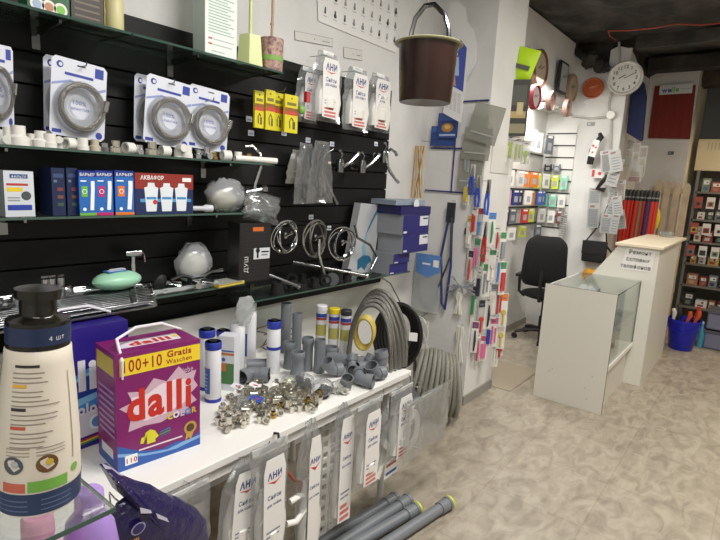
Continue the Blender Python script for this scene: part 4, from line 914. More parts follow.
m.c('#6fa844'); vs=[wrap(.036+.005*math.cos(a*PI/6),.047+.005*math.sin(a*PI/6),.0006) for a in range(12)]; m.add(vs,[tuple(range(12))])
m.c('#cfd3da').text('4 шт',.018,.203*S,.008,0,warp=lambda a,b:(lambda an:(.0331*S*math.cos(an),.0331*S*math.sin(an),b))(a/(.0331*S)-PI/2))
m.build('printed_label',t,smooth=30)
def jug(px,py,z,col,capc,label,s=1):
    p=onz(px,py,z); t=thing('detergent_bottle',label,'bottle',p,.4)
    MB().c(mat('jug_'+col.strip('#'),col,.3)).lathe([(.045*s,0),(.052*s,.01),(.052*s,.1*s),(.045*s,.14*s),(.026*s,.165*s),(.02*s,.17*s)],24,ell=.75).build('body',t)
    MB().c(mat('jug_'+capc.strip('#'),capc,.35)).lathe([(.022*s,.168*s),(.025*s,.17*s),(.024*s,.2*s),(.02*s,.205*s),(.0,.206*s)],24).build('cap',t)
jug(0,0,.9,'#9f7fc4','#a98acb','violet detergent bottle seen through the glass at the lower left'); C.objects['detergent_bottle.001'].location=onz(89,489,1.026)-Vector((0,0,.206))
jug(0,0,.9,'#d39ac0','#cf8fae','pink detergent bottle seen through the glass at the lower left'); C.objects['detergent_bottle.002'].location=onz(37,514,1.026)-Vector((0,0,.206))
# dark violet refill bag hanging on a wire hook in front of the table
bx_=-1.10
def BX(px,py): p=onx(px,py,bx_); return p
o0=BX(150,545); t=thing('detergent_bag','shiny dark violet detergent refill bag with handle holes hanging at the front of the table','refill bag',o0,RZ)
def bq(px,py): p=BX(px,py); return (p.y-o0.y,p.z-o0.z)
m=MB().c(mat('violet_foil','#1d1648',.22,spec=.7,bump=.8,bscale=30))
out=[(99,464),(106,463),(118,473),(135,480),(150,484),(163,492),(178,497),(196,508),(206,520),(212,560),(100,560),(108,525),(116,503),(124,497),(112,487)]
cen=bq(155,525); n=len(out); vs=[]; fs=[]
L=[bq(*q) for q in out]
for k,(f_,yy) in enumerate(((1,0),(.93,-.018),(.75,-.034),(.4,-.045),(.0,-.05))):
    for i,(a,b) in enumerate(L): 
        w_b=rr.uniform(-.004,.004) if 0<k<4 else 0
        vs.append((cen[0]+(a-cen[0])*f_,yy+w_b,cen[1]+(b-cen[1])*f_))
for k in range(4):
    for i in range(n): fs.append((k*n+i,k*n+(i+1)%n,(k+1)*n+(i+1)%n,(k+1)*n+i))
m.add(vs,fs).add([(v[0],-v[1]*.6,v[2]) for v in vs],[tuple(reversed(f)) for f in fs])
def bw(px,py,e=.0): a,b=bq(px,py); return a,b
m.c('#c3c0d2')
for pts in ([(127,497),(138,500),(139,503),(128,503)],[(143,503),(154,508),(156,512),(145,508)],[(99,461),(110,466),(121,474),(112,472),(104,469)]): m.poly([bw(*q) for q in reversed(pts)],-.058 if pts[0][0]>110 else -.012)
m.c('#8f8bb0').disc(*bw(127,519),.015,-.052,ex=1.2).c('#2a2157').disc(*bw(127,519),.012,-.0525,ex=1.2).c('#c98a3a').text('dalli',*bw(121,533),.016,-.056,bold=.03).c('#cfcbe0').text('color',*bw(121,538),.012,-.056)
m.c('#b9c7d8').rect(*bw(160,538),*bw(172,530),-.06).c('#b93a3a').rect(*bw(164,537),*bw(170,532),-.061); m.build('pouch',t)
m=MB().c('chrome').tube([(-1.12,.54,.7),(-1.115,.535,.80),(-1.11,.53,.845),(-1.10,.525,.86),(-1.09,.53,.85),(-1.09,.54,.835)],.002,6).tube([(-1.262,.56,.705),(-1.2,.55,.70),(-1.12,.54,.70)],.002,6)
tag(m.build('wire_hook'),'bent wire hook reaching out from the table edge to the violet bag','hook')

# ------------------------------------------------------------------ bagged drain kits hanging on the table front
FX=-1.225
kits=[((168,484,210,548),'clear bag with long header hanging just behind the violet bag',0,.03,None),
 ((214,462,256,556),'tilted bagged drain kit, first one right of the violet bag',1,.07,.1),
 ((250,443,286,560),'wide bagged drain kit with grey header below the nut heap',2,.05,0),
 ((296,420,321,566),'narrow long bagged drain kit right of the curved white pipe',3,.06,0),
 ((330,404,352,522),'slim bagged drain kit in front of the slotted panel',4,.06,.0),
 ((355,402,379,484),'bagged drain kit with framed label at the middle of the table front',5,.05,0),
 ((372,410,396,478),'clear bag with white valve and tubes between two labelled kits',6,.07,0),
 ((389,388,410,456),'rightmost labelled drain kit on the table front',7,.05,0)]
for i,(px,l,sd,th,tl) in enumerate(kits):
    x=FX+(0,.01,.055,.0,.0,.05,-.003,.05)[i]
    y,z,W_,H_=span_x(*px,x)
    def empty_fill(t,w,h,th): MB().c('#cfcfcc').b2(-w*.45,-.004,h*.9,w*.45,.002,h*.96).build('header',t)
    def valve_fill(t,w,h,th):
        MB().c('pvc').tube([(-w*.3,0,h*.1),(0,0,h*.35),(w*.1,0,h*.7),(w*.25,0,h*.75)],w*.12,10).lathe([(w*.2,0),(w*.22,w*.15)],14,(0,-.01,h*.5),(.6,.4,0)).build('siphon',t); MB().c('paper').rect(-w*.15,h*.06,w*.4,h*.3,-.0295).c('#3a5fae').rect(-w*.1,h*.1,w*.35,h*.14,-.03).c('#b9463f').rect(-w*.1,h*.22,w*.3,h*.25,-.031).build('slip',t)
    fill=empty_fill if i==0 else valve_fill if i==6 else siphon_fill(sd,red=i in(1,2,4,5,7))
    t=bagged('siphon_bag',l,'drain kit',px,x,fill,min(th,.042),'bag','bagged drain kits hanging on the table front',seed=60+i,taper=(lambda v:1-.75*max(0,v-.8)/.2) if i in (1,3,4,6) else None)
    t.rotation_euler=(0,(tl or 0),RZ)
    m=MB().c('chrome').tube([(0,0,H_-.02),(0,.003,H_+.0),(0,.03,TZ-.012-z)],.002,6)
    if i in (2,7,5): m.c('#b9bab8').b2(-W_*.48,-.004,H_*.94,W_*.48,.002,H_*.99)
    m.build('hanger',t)
y,z,W_,H_=span_x(284,476,305,526,FX)
t=thing('bent_pipe','curved white plastic pipe with red tube between two hanging drain kits','pipe',(FX,y,z),RZ)
MB().c('pvc').tube([(-.04,0,H_*.15),(.0,-.01,H_*.12),(.045,-.01,H_*.25),(.05,0,H_*.5),(.02,0,H_*.55),(-.02,.005,H_*.52)],.012,10).build('pipe',t); MB().c(mat('red_tube','#9c4a42',.4)).tube([(-.03,.01,H_*1.1),(.0,.01,H_*.9),(.04,.01,H_*.75),(.05,.01,H_*.5)],.006,8).build('red_tube',t)
m=MB().c('#1b1b1c').tube([(FX,1.17,TZ-.02),(FX+.005,1.17,TZ+.0),(FX-.01,1.18,TZ+.012),(FX-.03,1.18,TZ+.006)],.005,8)
tag(m.build('black_hook'),'small black hook on the table edge over the curved white pipe','hook')
# slotted white panel under the table
y0,y1=onx(321,460,-1.33).y,onx(338,460,-1.33).y
g=MB().c('pvc'); W_=y1-y0+.1; 
for k in range(5): g.b2(-W_/2+k*(W_-.02)/4,-.006,0,-W_/2+k*(W_-.02)/4+.02,.006,.62)
for k in range(13): g.b2(-W_/2,-.0055,k*.05,W_/2,.0055,k*.05+.022)
tag(place(g.build('slotted_panel'),((-1.34),(y0+y1)/2,.001),(0,0,RZ)),'white slotted plastic panel standing under the table behind the hanging kits','panel')
# white thin hose ring at the table end
p=onx(420,430,-1.20); t=thing('white_hose','flat coil of white thin hose hanging at the far end of the table','hose coil',(-1.24,p.y-.03,p.z),RZ)
for k in range(4): MB().c('pvc').tube([((.045+.011*k)*.9*math.cos(a*PI/14),-.008,(.062+.013*k)*math.sin(a*PI/14)) for a in range(28)],.0052,6,closed=True).build('loop',t)
MB().c('pvc').tube([(.03,-.01,-.1),(.09,-.01,-.13),(.11,-.01,-.08),(.1,-.01,-.02)],.004,6).tube([(-.04,-.01,.07),(-.03,-.012,.12),(.0,-.01,.13)],.012,8).b2(-.05,-.02,.04,-.02,-.01,.1).build('tail',t)
MB().c('chrome').tube([(0,0,.1),(0,.02,TZ-.012-p.z)],.002,6).build('hanger',t)
p=onx(400,392,-1.2); y,z,W_,H_=span_x(380,384,424,440,-1.265)
t=thing('clear_sheet_bag','large wrinkled clear bag over the far corner of the table','plastic bag',(-1.13,y,z),RZ); MB().c('chrome').tube([(0,.0,H_*.97),(0,.124,TZ-.012-z)],.002,5).build('hanger',t); MB().c('bag').pillow(W_,H_,.03,10,12,.006,seed=77).build('clear_bag',t); 
MB().c('#a9a9a4').b2(-W_*.48,-.003,H_*.9,W_*.3,.003,H_*.96).build('header',t)

# ------------------------------------------------------------------ grey pipes on the floor
ends=[((449,503),(391,541),1,.034,'rightmost long grey pipe on the floor with a yellow seal'),((417,509),(362,541),1,.034,'second long grey pipe from the right with a yellow seal'),
 ((409,500),(345,541),0,.034,'third long grey pipe from the right on the floor'),((396,499),(330,538),0,.03,'leftmost long grey pipe lying on the floor')]
for i,(a,b,yl,r0,l) in enumerate(ends):
    A=onz(*a,r0*.9); B=onz(*b,r0*.9); dr=(B-A).normalized(); Lg=1.5
    t=thing('floor_pipe',l,'pipe',(A.x,A.y,.034),math.atan2(dr.y,dr.x),'long grey pipes on the floor')
    MB().c('gpvc').pipe((.07,0,0),(Lg,0,0),.026).build('tube',t); MB().c('gpvc').pipe((.0,0,0),(.08,0,0),.031,.004).pipe((.006,0,0),(.02,0,0),.034,.006).build('socket',t)
    if yl: MB().c(mat('yellow_seal','#c4d02a',.5)).pipe((-.006,0,0),(.005,0,0),.0335,.008).build('seal',t)

# ------------------------------------------------------------------ coils by the pillar
t=thing('corrugated_coil','big coil of grey corrugated conduit standing on the floor against the pillar','conduit coil',(-1.60,2.99,.0),-1.12)
cg=mat('corrugated_grey','#8d8b80',.5,bump=.8,bscale=90)
for k in range(20):
    lay=k//10; j=k%10; rx=.165-.032*lay-.003*j; rz=.235-.03*lay-.006*abs(j-3); pts=[(rx*math.cos(a*2*PI/32)+.01*math.sin(k*2.3),-.15+.029*j+.035*math.sin(a*2*PI/32+k*.2)+.01*lay,.262+rz*math.sin(a*2*PI/32)) for a in range(32)]
    MB().c(cg).tube(pts,.0145,8,closed=True).build('loop',t)
MB().c('pvc').tube([(-.19,-.15,.27),(-.16,-.17,.26),(-.13,-.1,.26),(-.1,.1,.25)],.004,6).tube([(.19,-.12,.30),(.15,-.17,.28),(.12,.0,.27)],.004,6).build('tie',t)
t=thing('cable_coil','thick coil of black cable behind the grey hose coil','cable coil',(-1.70,2.62,.68),.5)
for k in range(9): MB().c('blackp').tube([((.14-.011*(k%4)-.004*k)*math.cos(a*2*PI/26),-.09+.02*k,(.2-.012*(k%4)-.006*k)*math.sin(a*2*PI/26)) for a in range(26)],.013,7,closed=True).build('loop',t)
MB().c('paper').b2(.07,-.125,-.01,.12,-.12,.04).build('tag',t); MB().c('dchrome').tube([(0,-.0,.18),(-.1,.3,.24),(-.2,.45,.26)],.004,6).build('hanger',t)
p=ony(418,335,3.2); t=thing('cord_coil','loose coil of white cord hanging low on the pillar','cord coil',(p.x-.02,3.27,p.z),0)
for k in range(5): MB().c('pvc').tube([((.08-.007*k)*math.cos(a*2*PI/24+k),-.03+.012*k,(.13-.01*k)*math.sin(a*2*PI/24)) for a in range(24)],.0035,6,closed=True).build('loop',t)
MB().c('dchrome').tube([(0,-.02,.12),(0,.083,.14)],.003,6).build('hanger',t)
p=ony(424,398,2.95); t=thing('small_hose_coil','dark grey fuzzy hose coil on the floor at the end of the table','hose coil',(-1.62,2.62,.0),.5)
for k in range(5): MB().c(mat('fuzzy_hose','#5c5d60',.9,bump=1,bscale=150)).tube([((.1)*math.cos(a*2*PI/24),-.06+.03*k,.17+(.14)*math.sin(a*2*PI/24)) for a in range(24)],.016,7,closed=True).build('loop',t)
m=MB().c(mat('dark_wire','#5a4a44',.5))
for k in range(7): m.tube([(-1.9+.05*math.sin(k*2+a*.7),1.72+.04*k*.6+.05*math.cos(a*1.3+k),TZ+.01+.016*a) for a in range(10)],.003,6)
tag(m.build('tangled_wire'),'tangle of thin dark wires standing behind the grey pipes','wire')
# white board leaning behind the table goods
m=MB().c(tw).b2(0,-.6,0,.012,.62,.25); tag(place(m.build('back_board'),(-1.995,1.1,TZ),(0,.0,0)),'long white board standing along the wall behind the table goods','board')

# ------------------------------------------------------------------ copper-brown bucket hanging over the end of the slat wall
by=2.0; pr=ony(429,41,by); rb=(ony(457,41,by)-ony(400,41,by)).length/2; hh=pr.z-ony(424,103,by).z
t=thing('hanging_bucket','brown bucket with cream rim and chrome arch handle hanging high by the poster','bucket',(pr.x,by,pr.z-hh),.2)
m=MB().c(mat('bucket_brown','#2f1810',.3,noise=(9,'#24110b',.8),spec=.6)).lathe([(rb*.76,0),(rb*.78,.004),(rb*.88,hh*.9),(rb*.9,hh*.93),(rb*.86,hh*.93),(rb*.74,.012),(0,.012)],36,cap=False).lathe([(0,.003),(rb*.76,.0)],36,cap=False); m.build('body',t)
MB().c(mat('bucket_rim','#a9a680',.4)).lathe([(rb*.88,hh*.925),(rb*1.0,hh*.93),(rb*1.02,hh*.945),(rb*.98,hh*.96),(rb*.86,hh*.95),(rb*.88,hh*.925)],36,cap=False).build('rim',t)
MB().c('dchrome').tube([(-rb*.6,0,hh*.94),(-rb*.58,0,hh*1.15),(-rb*.48,0,hh*1.38),(-rb*.2,0,hh*1.56),(rb*.08,0,hh*1.57),(rb*.42,0,hh*1.40),(rb*.57,0,hh*1.15),(rb*.6,0,hh*.94)],.011,8).build('handle',t)
MB().c('dchrome').tube([(-.02,0,hh*1.55),(-.03,0,CE-(pr.z-hh))],.0025,6).build('hanging_wire',t)
# cut-out white cardboard stand-up hanging on the pillar with a blue picture
yb=YP-.12
pts=[(449,5),(457,0),(466,8),(467,22),(474,30),(477,45),(476,62),(467,78),(463,103),(461,123),(443,113),(447,85),(452,45),(447,30)]
P=[ony(a,b,yb) for a,b in pts]; o0=ony(458,120,yb)
t=thing('hanging_card','white card strip with blue printed picture hanging behind the brown bucket','card',o0,0)
m=MB().c('#dcdbd8').prism([(p.x-o0.x,p.z-o0.z) for p in reversed(P)],-.001,.001)
def rl(m,pts,y,c_): m.c(c_).poly([(ony(a,b,yb).x-o0.x,ony(a,b,yb).z-o0.z) for a,b in reversed(pts)],y)
rl(m,[(453,45),(461,40),(467,48),(463,92),(449,84)],-.0016,'#3f50a0'); rl(m,[(453,58),(459,57),(459,76),(452,75)],-.002,'#a9bcd8'); rl(m,[(450,74),(455,73),(456,86),(449,84)],-.0022,'#b98a78')
for k in range(4): rl(m,[(446+4*k,90+k),(449+4*k,90.5+k),(448+4*k,108+2*k),(445+4*k,107+2*k)],-.0018,'#c9c8c6')  # thin shade lines painted in grey on the white card
m.build('card',t,smooth=0)
MB().c('dchrome').tube([(0,0,.42),(0,.118,.44)],.002,6).build('hanger',t)
# white hang strips at the wall between slat wall and pillar: spring, sweets and straws
def hangy(name,label,cat,px,y,fn,group=None,wy=None):
    x,z,W_,H_=span_y(*px,y); t=thing(name,label,cat,(x,y,z),0,group); fn(t,W_,H_)
    L=(wy if wy is not None else YP)-y-.001
    MB().c('dchrome').tube([(0,0,H_-.006),(0,L,H_)],.0015,5).build('hook',t); return t
def ff(t,w,h): MB().c('pvc').tube([(0,0,h*.95),(-w*.1,0,h*.6),(0,0,h*.3),(w*.3,0,h*.12)],.005,6).lathe([(w*.5,0),(w*.5,.02)],12,(w*.2,0,.0)).build('body',t)
hangy('hand_shower','white plastic shower piece hanging at the wall edge near the right chrome tap','hand shower',(390,120,402,172),3.1,ff)
def ff(t,w,h):
    m=MB(); r=random.Random(3)
    for k,c_ in enumerate(('#c9c7c0','#c23a6a','#7fae5a','#d8d6cf','#4a9a5a','#c7a24a')): m.c(c_).box((r.uniform(-w*.2,w*.2),0,h*(.75-.13*k)),(w*.6,.012,h*.1),(0,r.uniform(-.3,.3),0))
    m.c('#4a3f38').box((0,0,h*.92),(w*.3,.015,h*.14)); m.build('sachet',t,smooth=0)
hangy('sachet_strip','strip of small colourful packets hanging between slat wall and blue grid','packet strip',(404,132,413,188),3.2,ff)
def ff(t,w,h):
    m=MB(); r=random.Random(4)
    for k in range(8): m.c(('#b98a3a','#c9a85a','#8f6a2f','#d8c08a')[k%4]).tube([(-w*.4+w*.8*k/7,-.004*(k%3),h*.9),(-w*.45+w*.9*((k*3)%8)/7,-.006,0)],.0035,5)
    m.build('stick',t)
hangy('bundle_of_sticks','bundle of thin yellow-brown sticks hanging left of the pillar face','stick bundle',(413,140,425,198),3.2,ff)
for a,b,c_,d,l in ((406,108,411,135,'small metal clip hanging above the colourful packet strip'),(415,112,421,130,'small dark hook piece above the yellow-brown sticks')):
    hangy('metal_clip',l,'clip',(a,b,c_,d),3.25,lambda t,w,h: MB().c('dchrome').tube([(0,0,h),(w*.2,0,h*.6),(-w*.2,0,h*.3),(w*.1,0,0)],.003,6).build('body',t))
# blue wire rack on the pillar face
xg=YP-.014
def G(px,py): return ony(px,py,xg)
m=MB().c(mat('blue_wire','#27306e',.4))
for a,b in (((431,148),(481,149)),((425,190),(480,194)),((463,101.5),(489,100)),((457,120),(451,193))): m.tube([G(*a),G(*b)],.0055,6)
m.tube([G(455,192),G(455,192)+Vector((0,.014,0))],.003,5)
tag(m.build('wire_rack'),'thin dark blue wire rack lines on the white pillar face','wire rack')
for px,dy,l,sd in (((438,113,458,138),.05,'upper blue card with gold emblem hanging on the pillar',1),((431,126,455,146),.03,'lower blue card behind the one with gold emblem',2)):
    def ff(t,w,h,sd=sd):
        m=MB().c('#25407f').b2(-w/2,-.002,0,w/2,.002,h).c('#3f5fa8').rect(-w*.45,h*.7,w*.45,h*.95,-.0026)
        if sd==1: m.c('#a9793a').disc(0,h*.42,w*.2,-.003,ex=1.5).c('#d8b26a').disc(0,h*.45,w*.1,-.0034,ex=1.6).c('#9fb0cc').rect(-w*.4,h*.08,w*.4,h*.16,-.003)
        m.build('card',t,smooth=0)
    hangy('blue_card',l,'card',px,YP-dy,ff)
for i,(px,dy,l,rt) in enumerate((((466,104,497,142),.09,'tilted grey film pouch at the top of the pillar',.25),((462,128,490,160),.06,'grey translucent pouch under the tilted one',.06),((458,150,482,190),.04,'grey translucent pouch above the lowest blue rack wire',.02))):
    def ff(t,w,h): MB().c('grey_bag').pillow(w,h,.012,6,8,.002,seed=i).build('pouch',t); MB().c('#a9aaa4').b2(-w*.4,-.0075,h*.2,w*.4,-.0065,h*.24).build('seam',t)
    o=hangy('film_pouch',l,'pouch',px,YP-dy,ff,'grey film pouches on the pillar'); o.rotation_euler=(0,rt,0)
# straps, rope bundles and other goods hanging on the pillar face
def ff(t,w,h):
    m=MB().c('#2a2c33').b2(-w*.2,-.008,h*.8,w*.2,.008,h*.98).c('#23306f').tube([(-w*.1,0,h*.82),(-w*.3,-.006,h*.5),(-w*.1,0,h*.05),(w*.1,0,0),(w*.25,-.006,h*.4),(w*.1,0,h*.82)],.009,6).c('#3a3c44').tube([(w*.1,-.01,h*.85),(w*.2,-.012,h*.5),(-w*.3,-.01,h*.2)],.007,6); m.build('strap',t)
hangy('dog_leash','blue and black strap with clasp hanging under the blue wire rack','strap',(438,200,457,310),YP-.05,ff)
def ff(t,w,h):
    MB().c('milky').b2(-w/2,-.012,0,w/2,-.008,h).build('clear_pack',t); m=MB().c('steel')
    for k in range(4): m.tube([((w*.42-.006*k)*math.cos(a*2*PI/26),-.0+.008*k,h*.42+(h*.38-.006*k)*math.sin(a*2*PI/26)) for a in range(26)],.005,6,closed=True)
    m.build('hose',t); MB().c('#5a86c4').poly([(-w*.45,h*.68),(0,h*.6),(w*.45,h*.72),(w*.45,h),(-w*.45,h)],-.0135).c('paper').rect(w*.2,h*.8,w*.4,h*.92,-.014).rect(-w*.2,h*.82,w*.1,h*.85,-.014).build('header_card',t)
hangy('hose_pack','grey hose in a clear pack with light blue header on the pillar face','hose pack',(414,254,441,312),YP-.05,ff)
def ff(t,w,h):
    m=MB().c(mat('grey_cord','#8f9196',.6)); r=random.Random(8)
    for k in range(16):
        s_=r.uniform(.6,1); m.tube([(-w*.5*s_,r.uniform(-.02,.02),h*r.uniform(.1,.9)),(-w*.1,-.02,h*.5+r.uniform(-.01,.01)),(w*.1,-.02,h*.5+r.uniform(-.01,.01)),(w*.5*s_,r.uniform(-.02,.02),h*r.uniform(.0,.9))],.0035,5)
    m.tube([(0,-.005,h*.2),(0,-.03,h*.5),(0,-.005,h*.8)],.006,6); m.build('cord',t)
hangy('clothes_line','grey clothes line bundle tied in a bow on the pillar corner','cord bundle',(448,275,480,298),YP-.05,ff)
for i,(px,l) in enumerate((((454,292,463,314),'white rope hank below the grey bow bundle'),((453,326,465,362),'white twisted rope hank low on the pillar corner'))):
    def ff(t,w,h):
        m=MB().c(mat('white_rope','#dbd8cc',.8))
        for k in range(7): a=k*2*PI/7; m.tube([(w*.4*math.cos(a),.012*math.sin(a),0),(w*.25*math.cos(a),.01*math.sin(a),h*.3),(w*.15*math.cos(a),.008*math.sin(a),h*.55),(w*.3*math.cos(a),.01*math.sin(a),h*.8),(w*.2*math.cos(a),.01*math.sin(a),h)],.006,5)
        m.build('rope',t)
    hangy('rope_hank',l,'rope',px,YP-.04,ff)
def ff(t,w,h): MB().c('dchrome').tube([(0,0,h),(0,0,0)],.002,5).b2(-w/2,-.006,h*.86,w/2,.006,h).build('chain',t)
hangy('thin_chain','thin chain hanging from a metal clip down the pillar face','chain',(463,228,471,275),YP-.02,ff)

# ------------------------------------------------------------------ packs hanging on the narrow right side of the pillar
r=random.Random(21)
cols=['#c43a3a','#e0dcd4','#2a2f3a','#d86a9a','#3f8f5a','#e6e3da','#4a7fc4','#c9b24a','#8a8f96','#e6e3da','#7a3f6a','#d8d4ca','#cf4a6a','#3a3a40']
# two backing strips
m=MB().c('#d9d7d2').b2(0,-.15,0,.004,.17,.2); tag(place(m.build('display_strip'),(XP+.002,3.6,1.69)),'white display strip with punched holes on the narrow side of the pillar','display strip')
side=[]
# (pixel box, reach from the pillar side, colour, kind, label)
def hx(px,reach,fn,name,label,cat,group=None):
    """hangs on a hook reaching out of the pillar side; the pack faces the camera-side room"""
    x=XP+reach; y,z,W_,H_=span_x(*px,x)
    if y<YP+.015:
        yq=YP-.025-reach; xq,z,W_,H_=span_y(*px,yq); t=thing(name,label,cat,(xq,yq,z),-.25,group); W_=min(max(W_,.036),.06); fn(t,W_,H_)
        xw=min(0,XP-.006-xq); v=Matrix.Rotation(.25,3,'Z')@Vector((xw,YP-yq-.0015,0))
        MB().c('dchrome').tube([(v.x,v.y,H_-.006),(0,-.002,H_-.006)],.0018,5).build('hook',t); return t
    y=min(y,YQ-.012); yaw=RZ-.75+.25*math.sin(px[0]*1.7)
    t=thing(name,label,cat,(x,y,z),yaw,group); W_=min(max(W_*.6,.036),.06); fn(t,W_,H_)
    v=Matrix.Rotation(-yaw,3,'Z')@Vector((-(reach-.002),0,0))
    MB().c('dchrome').tube([(v.x,v.y,H_-.006),(0,-.002,H_-.006)],.0018,5).build('hook',t); return t
def tool(hc,mc):
    def f(t,w,h):
        MB().c(hc).tube([(-w*.15,-.002,h*.62),(-w*.3,-.003,h*.3),(-w*.2,0,0)],.008,7).tube([(w*.15,-.002,h*.62),(w*.3,-.003,h*.3),(w*.2,0,0)],.008,7).build('handle',t)
        MB().c('dchrome').prism([(-w*.2,h*.6),(w*.2,h*.6),(w*.12,h*.85),(0,h),(-w*.12,h*.85)],-.006,.006).lathe([(.012,-.008),(.012,.008)],12,(0,0,h*.66),(PI/2,0,0)).build('head',t)
        MB().c(mc).b2(-w*.35,.003,h*.55,w*.35,.004,h*1.02).build('card',t)
    return f
def pack(c1,c2,sd=0):
    def f(t,w,h):
        MB().c('milky' if sd%3==0 else '#dedbd4').b2(-w/2,.0,0,w/2,.003,h).c(c2).rect(-w*.45,h*.78,w*.45,h*.98,-.0006).c('#6b6e75').rect(-w*.3,h*.84,w*.2,h*.88,-.001).build('card',t,smooth=0)
        m=MB().c(c1)
        if sd%4==0: m.tube([(0,-.008,h*.08),(w*.05,-.01,h*.4),(0,-.008,h*.72)],[.006,.009,.005],8)
        elif sd%4==1: m.box((0,-.008,h*.4),(w*.55,.014,h*.55))
        elif sd%4==2: m.tube([(-w*.2,-.007,h*.1),(-w*.2,-.007,h*.7)],.007,7).tube([(w*.2,-.007,h*.15),(w*.2,-.007,h*.65)],.006,7)
        else: m.lathe([(w*.3,-.006),(w*.3,.006)],14,(0,-.008,h*.45),(PI/2,0,0)).box((0,-.008,h*.22),(w*.2,.01,h*.3))
        m.build('contents',t)
    return f
hx((468,165,476,195),.03,tool('#2746a8','#d9d6cf'),'pliers','blue handled pliers, uppermost on the pillar side','pliers')
hx((474,176,482,207),.05,tool('#2746a8','#c9c5bb'),'pliers','blue handled pliers hanging right below the uppermost pair','pliers')
hx((484,180,491,215),.08,tool('#2c58b8','#b9b6ae'),'pliers','rightmost blue handled pliers on the pillar side','pliers')
hx((481,222,488,262),.06,tool('#b3302c','#d9d6cf'),'pliers','red handled cutters hanging below the blue pliers','cutters')
cn={'#c43a3a':'red','#2a2f3a':'black','#d86a9a':'pink','#3f8f5a':'green','#4a7fc4':'light blue','#c9b24a':'yellow','#8a8f96':'grey','#7a3f6a':'plum','#cf4a6a':'rose','#3a3a40':'charcoal','#e07a2c':'orange','#d8d4ca':'cream','#2a3aa0':'deep blue'}
plist=[((462,150,470,172),.02,'#8a8f96','#d8d4ca'),((463,178,470,205),.02,'#c9b24a','#8a8f96'),((471,205,477,235),.03,'#c43a3a','#d8d4ca'),((477,208,483,236),.04,'#4a7fc4','#c43a3a'),((488,212,495,245),.08,'#3f8f5a','#4a7fc4'),
((466,215,472,248),.02,'#d8d4ca','#c9b24a'),((473,238,480,270),.04,'#d86a9a','#3f8f5a'),((480,240,485,268),.05,'#3f8f5a','#3f8f5a'),((467,250,473,282),.02,'#c43a3a','#3a3a40'),((476,268,482,300),.04,'#2a2f3a','#d8d4ca'),((483,264,489,296),.06,'#8a8f96','#3f8f5a'),
((489,248,495,280),.09,'#d8d4ca','#3f8f5a'),((495,252,501,284),.12,'#4a7fc4','#d8d4ca'),((500,262,505,294),.15,'#c43a3a','#3f8f5a'),((471,286,476,318),.03,'#3f8f5a','#3a3a40'),((478,300,484,334),.04,'#c43a3a','#2a2f3a'),((485,296,491,328),.07,'#2a2f3a','#d8d4ca'),
((491,284,496,318),.10,'#d8d4ca','#8a8f96'),((496,286,502,316),.13,'#c43a3a','#c43a3a'),((501,294,506,326),.16,'#c9b24a','#e07a2c'),((472,322,477,352),.03,'#3a3a40','#7a3f6a'),((486,322,490,346),.07,'#2a3aa0','#2a3aa0'),((490,318,497,346),.10,'#d86a9a','#d86a9a'),((498,318,504,348),.14,'#c9b24a','#c9b24a'),
((474,332,480,362),.035,'#cf4a6a','#d8d4ca'),((480,336,486,360),.05,'#d86a9a','#cf4a6a'),((492,342,498,366),.11,'#d8d4ca','#d8d4ca'),((497,338,502,358),.13,'#c43a3a','#d86a9a'),((494,225,500,250),.11,'#c43a3a','#d8d4ca'),((500,232,505,262),.15,'#8a8f96','#3f8f5a')]
ordn=['highest','left of blue pliers','below upper blue pliers','left of right blue pliers','under rightmost blue pliers','at corner beside cutters','left of lower cutters','under cutter handles','at corner above grey bow','under red cutters','right of bow','outer upper','outer upper right','outermost upper','left above white rope','middle column','middle column right','centre right','outer middle','outermost middle','lower left','lower centre','lower right','lower outermost','bottom left','bottom left second','bottom right','bottom outermost','outer column top','outermost top']
#rows_=['at its very top left','under the topmost pouch','between the cutters and the blue pliers','just below the middle blue pliers','below the rightmost blue pliers']
for i,(px,re,c1,c2) in enumerate(plist):
    hx(px,re,pack(c1,c2,i),'hanging_pack',f'{cn[c1]} item, {cn[c2]} header card, {ordn[i]} on pillar side','small pack','small packs on the pillar side')
# neon vest pack and calendar-like panel on top
def ff(t,w,h):
    MB().c(mat('neon_yellow','#c3ea1e',.5)).pillow(w*.9,h*.9,.05,6,8,.004,seed=3).build('vest',t); MB().c('#5a5c58').b2(-w*.42,-.034,h*.3,w*.3,-.026,h*.42).build('reflective_band',t)
x0,z0,W_,H_=span_y(511,44,535,80,3.75); t=thing('safety_vest','folded neon yellow safety vest with grey band hanging high behind the pillar','vest',(x0-.02,3.75,z0),(0,.3,.1)); ff(t,W_,H_); MB().c('dchrome').tube([(0,0,H_*.9),(-.04,0,H_*.95)],.002,5).build('hook',t)
def ff(t,w,h):
    m=MB().c('#3a3830').b2(-w/2,-.008,0,w/2,.002,h).c('#8f8a6a').rect(-w*.4,h*.05,w*.45,h*.22,-.0086).c('#b8a06a').rect(-w*.2,h*.32,w*.42,h*.44,-.0086).c('#55574f').rect(-w*.3,h*.55,w*.4,h*.9,-.0086).c('#c9b98a').rect(w*.05,h*.38,w*.3,h*.6,-.009); m.build('panel',t,smooth=0)
y_=3.72; x0,z0,W_,H_=span_y(503,80,526,136,y_)
t=thing('photo_pack','dark pack with a golden landscape photo hanging beside the pillar','pack',(x0+.01,y_,z0),.3); ff(t,W_,H_); MB().c('dchrome').tube([(0,0,H_-.01),(-(x0+.01-XP),0.0,H_)],.002,5).build('hook',t)
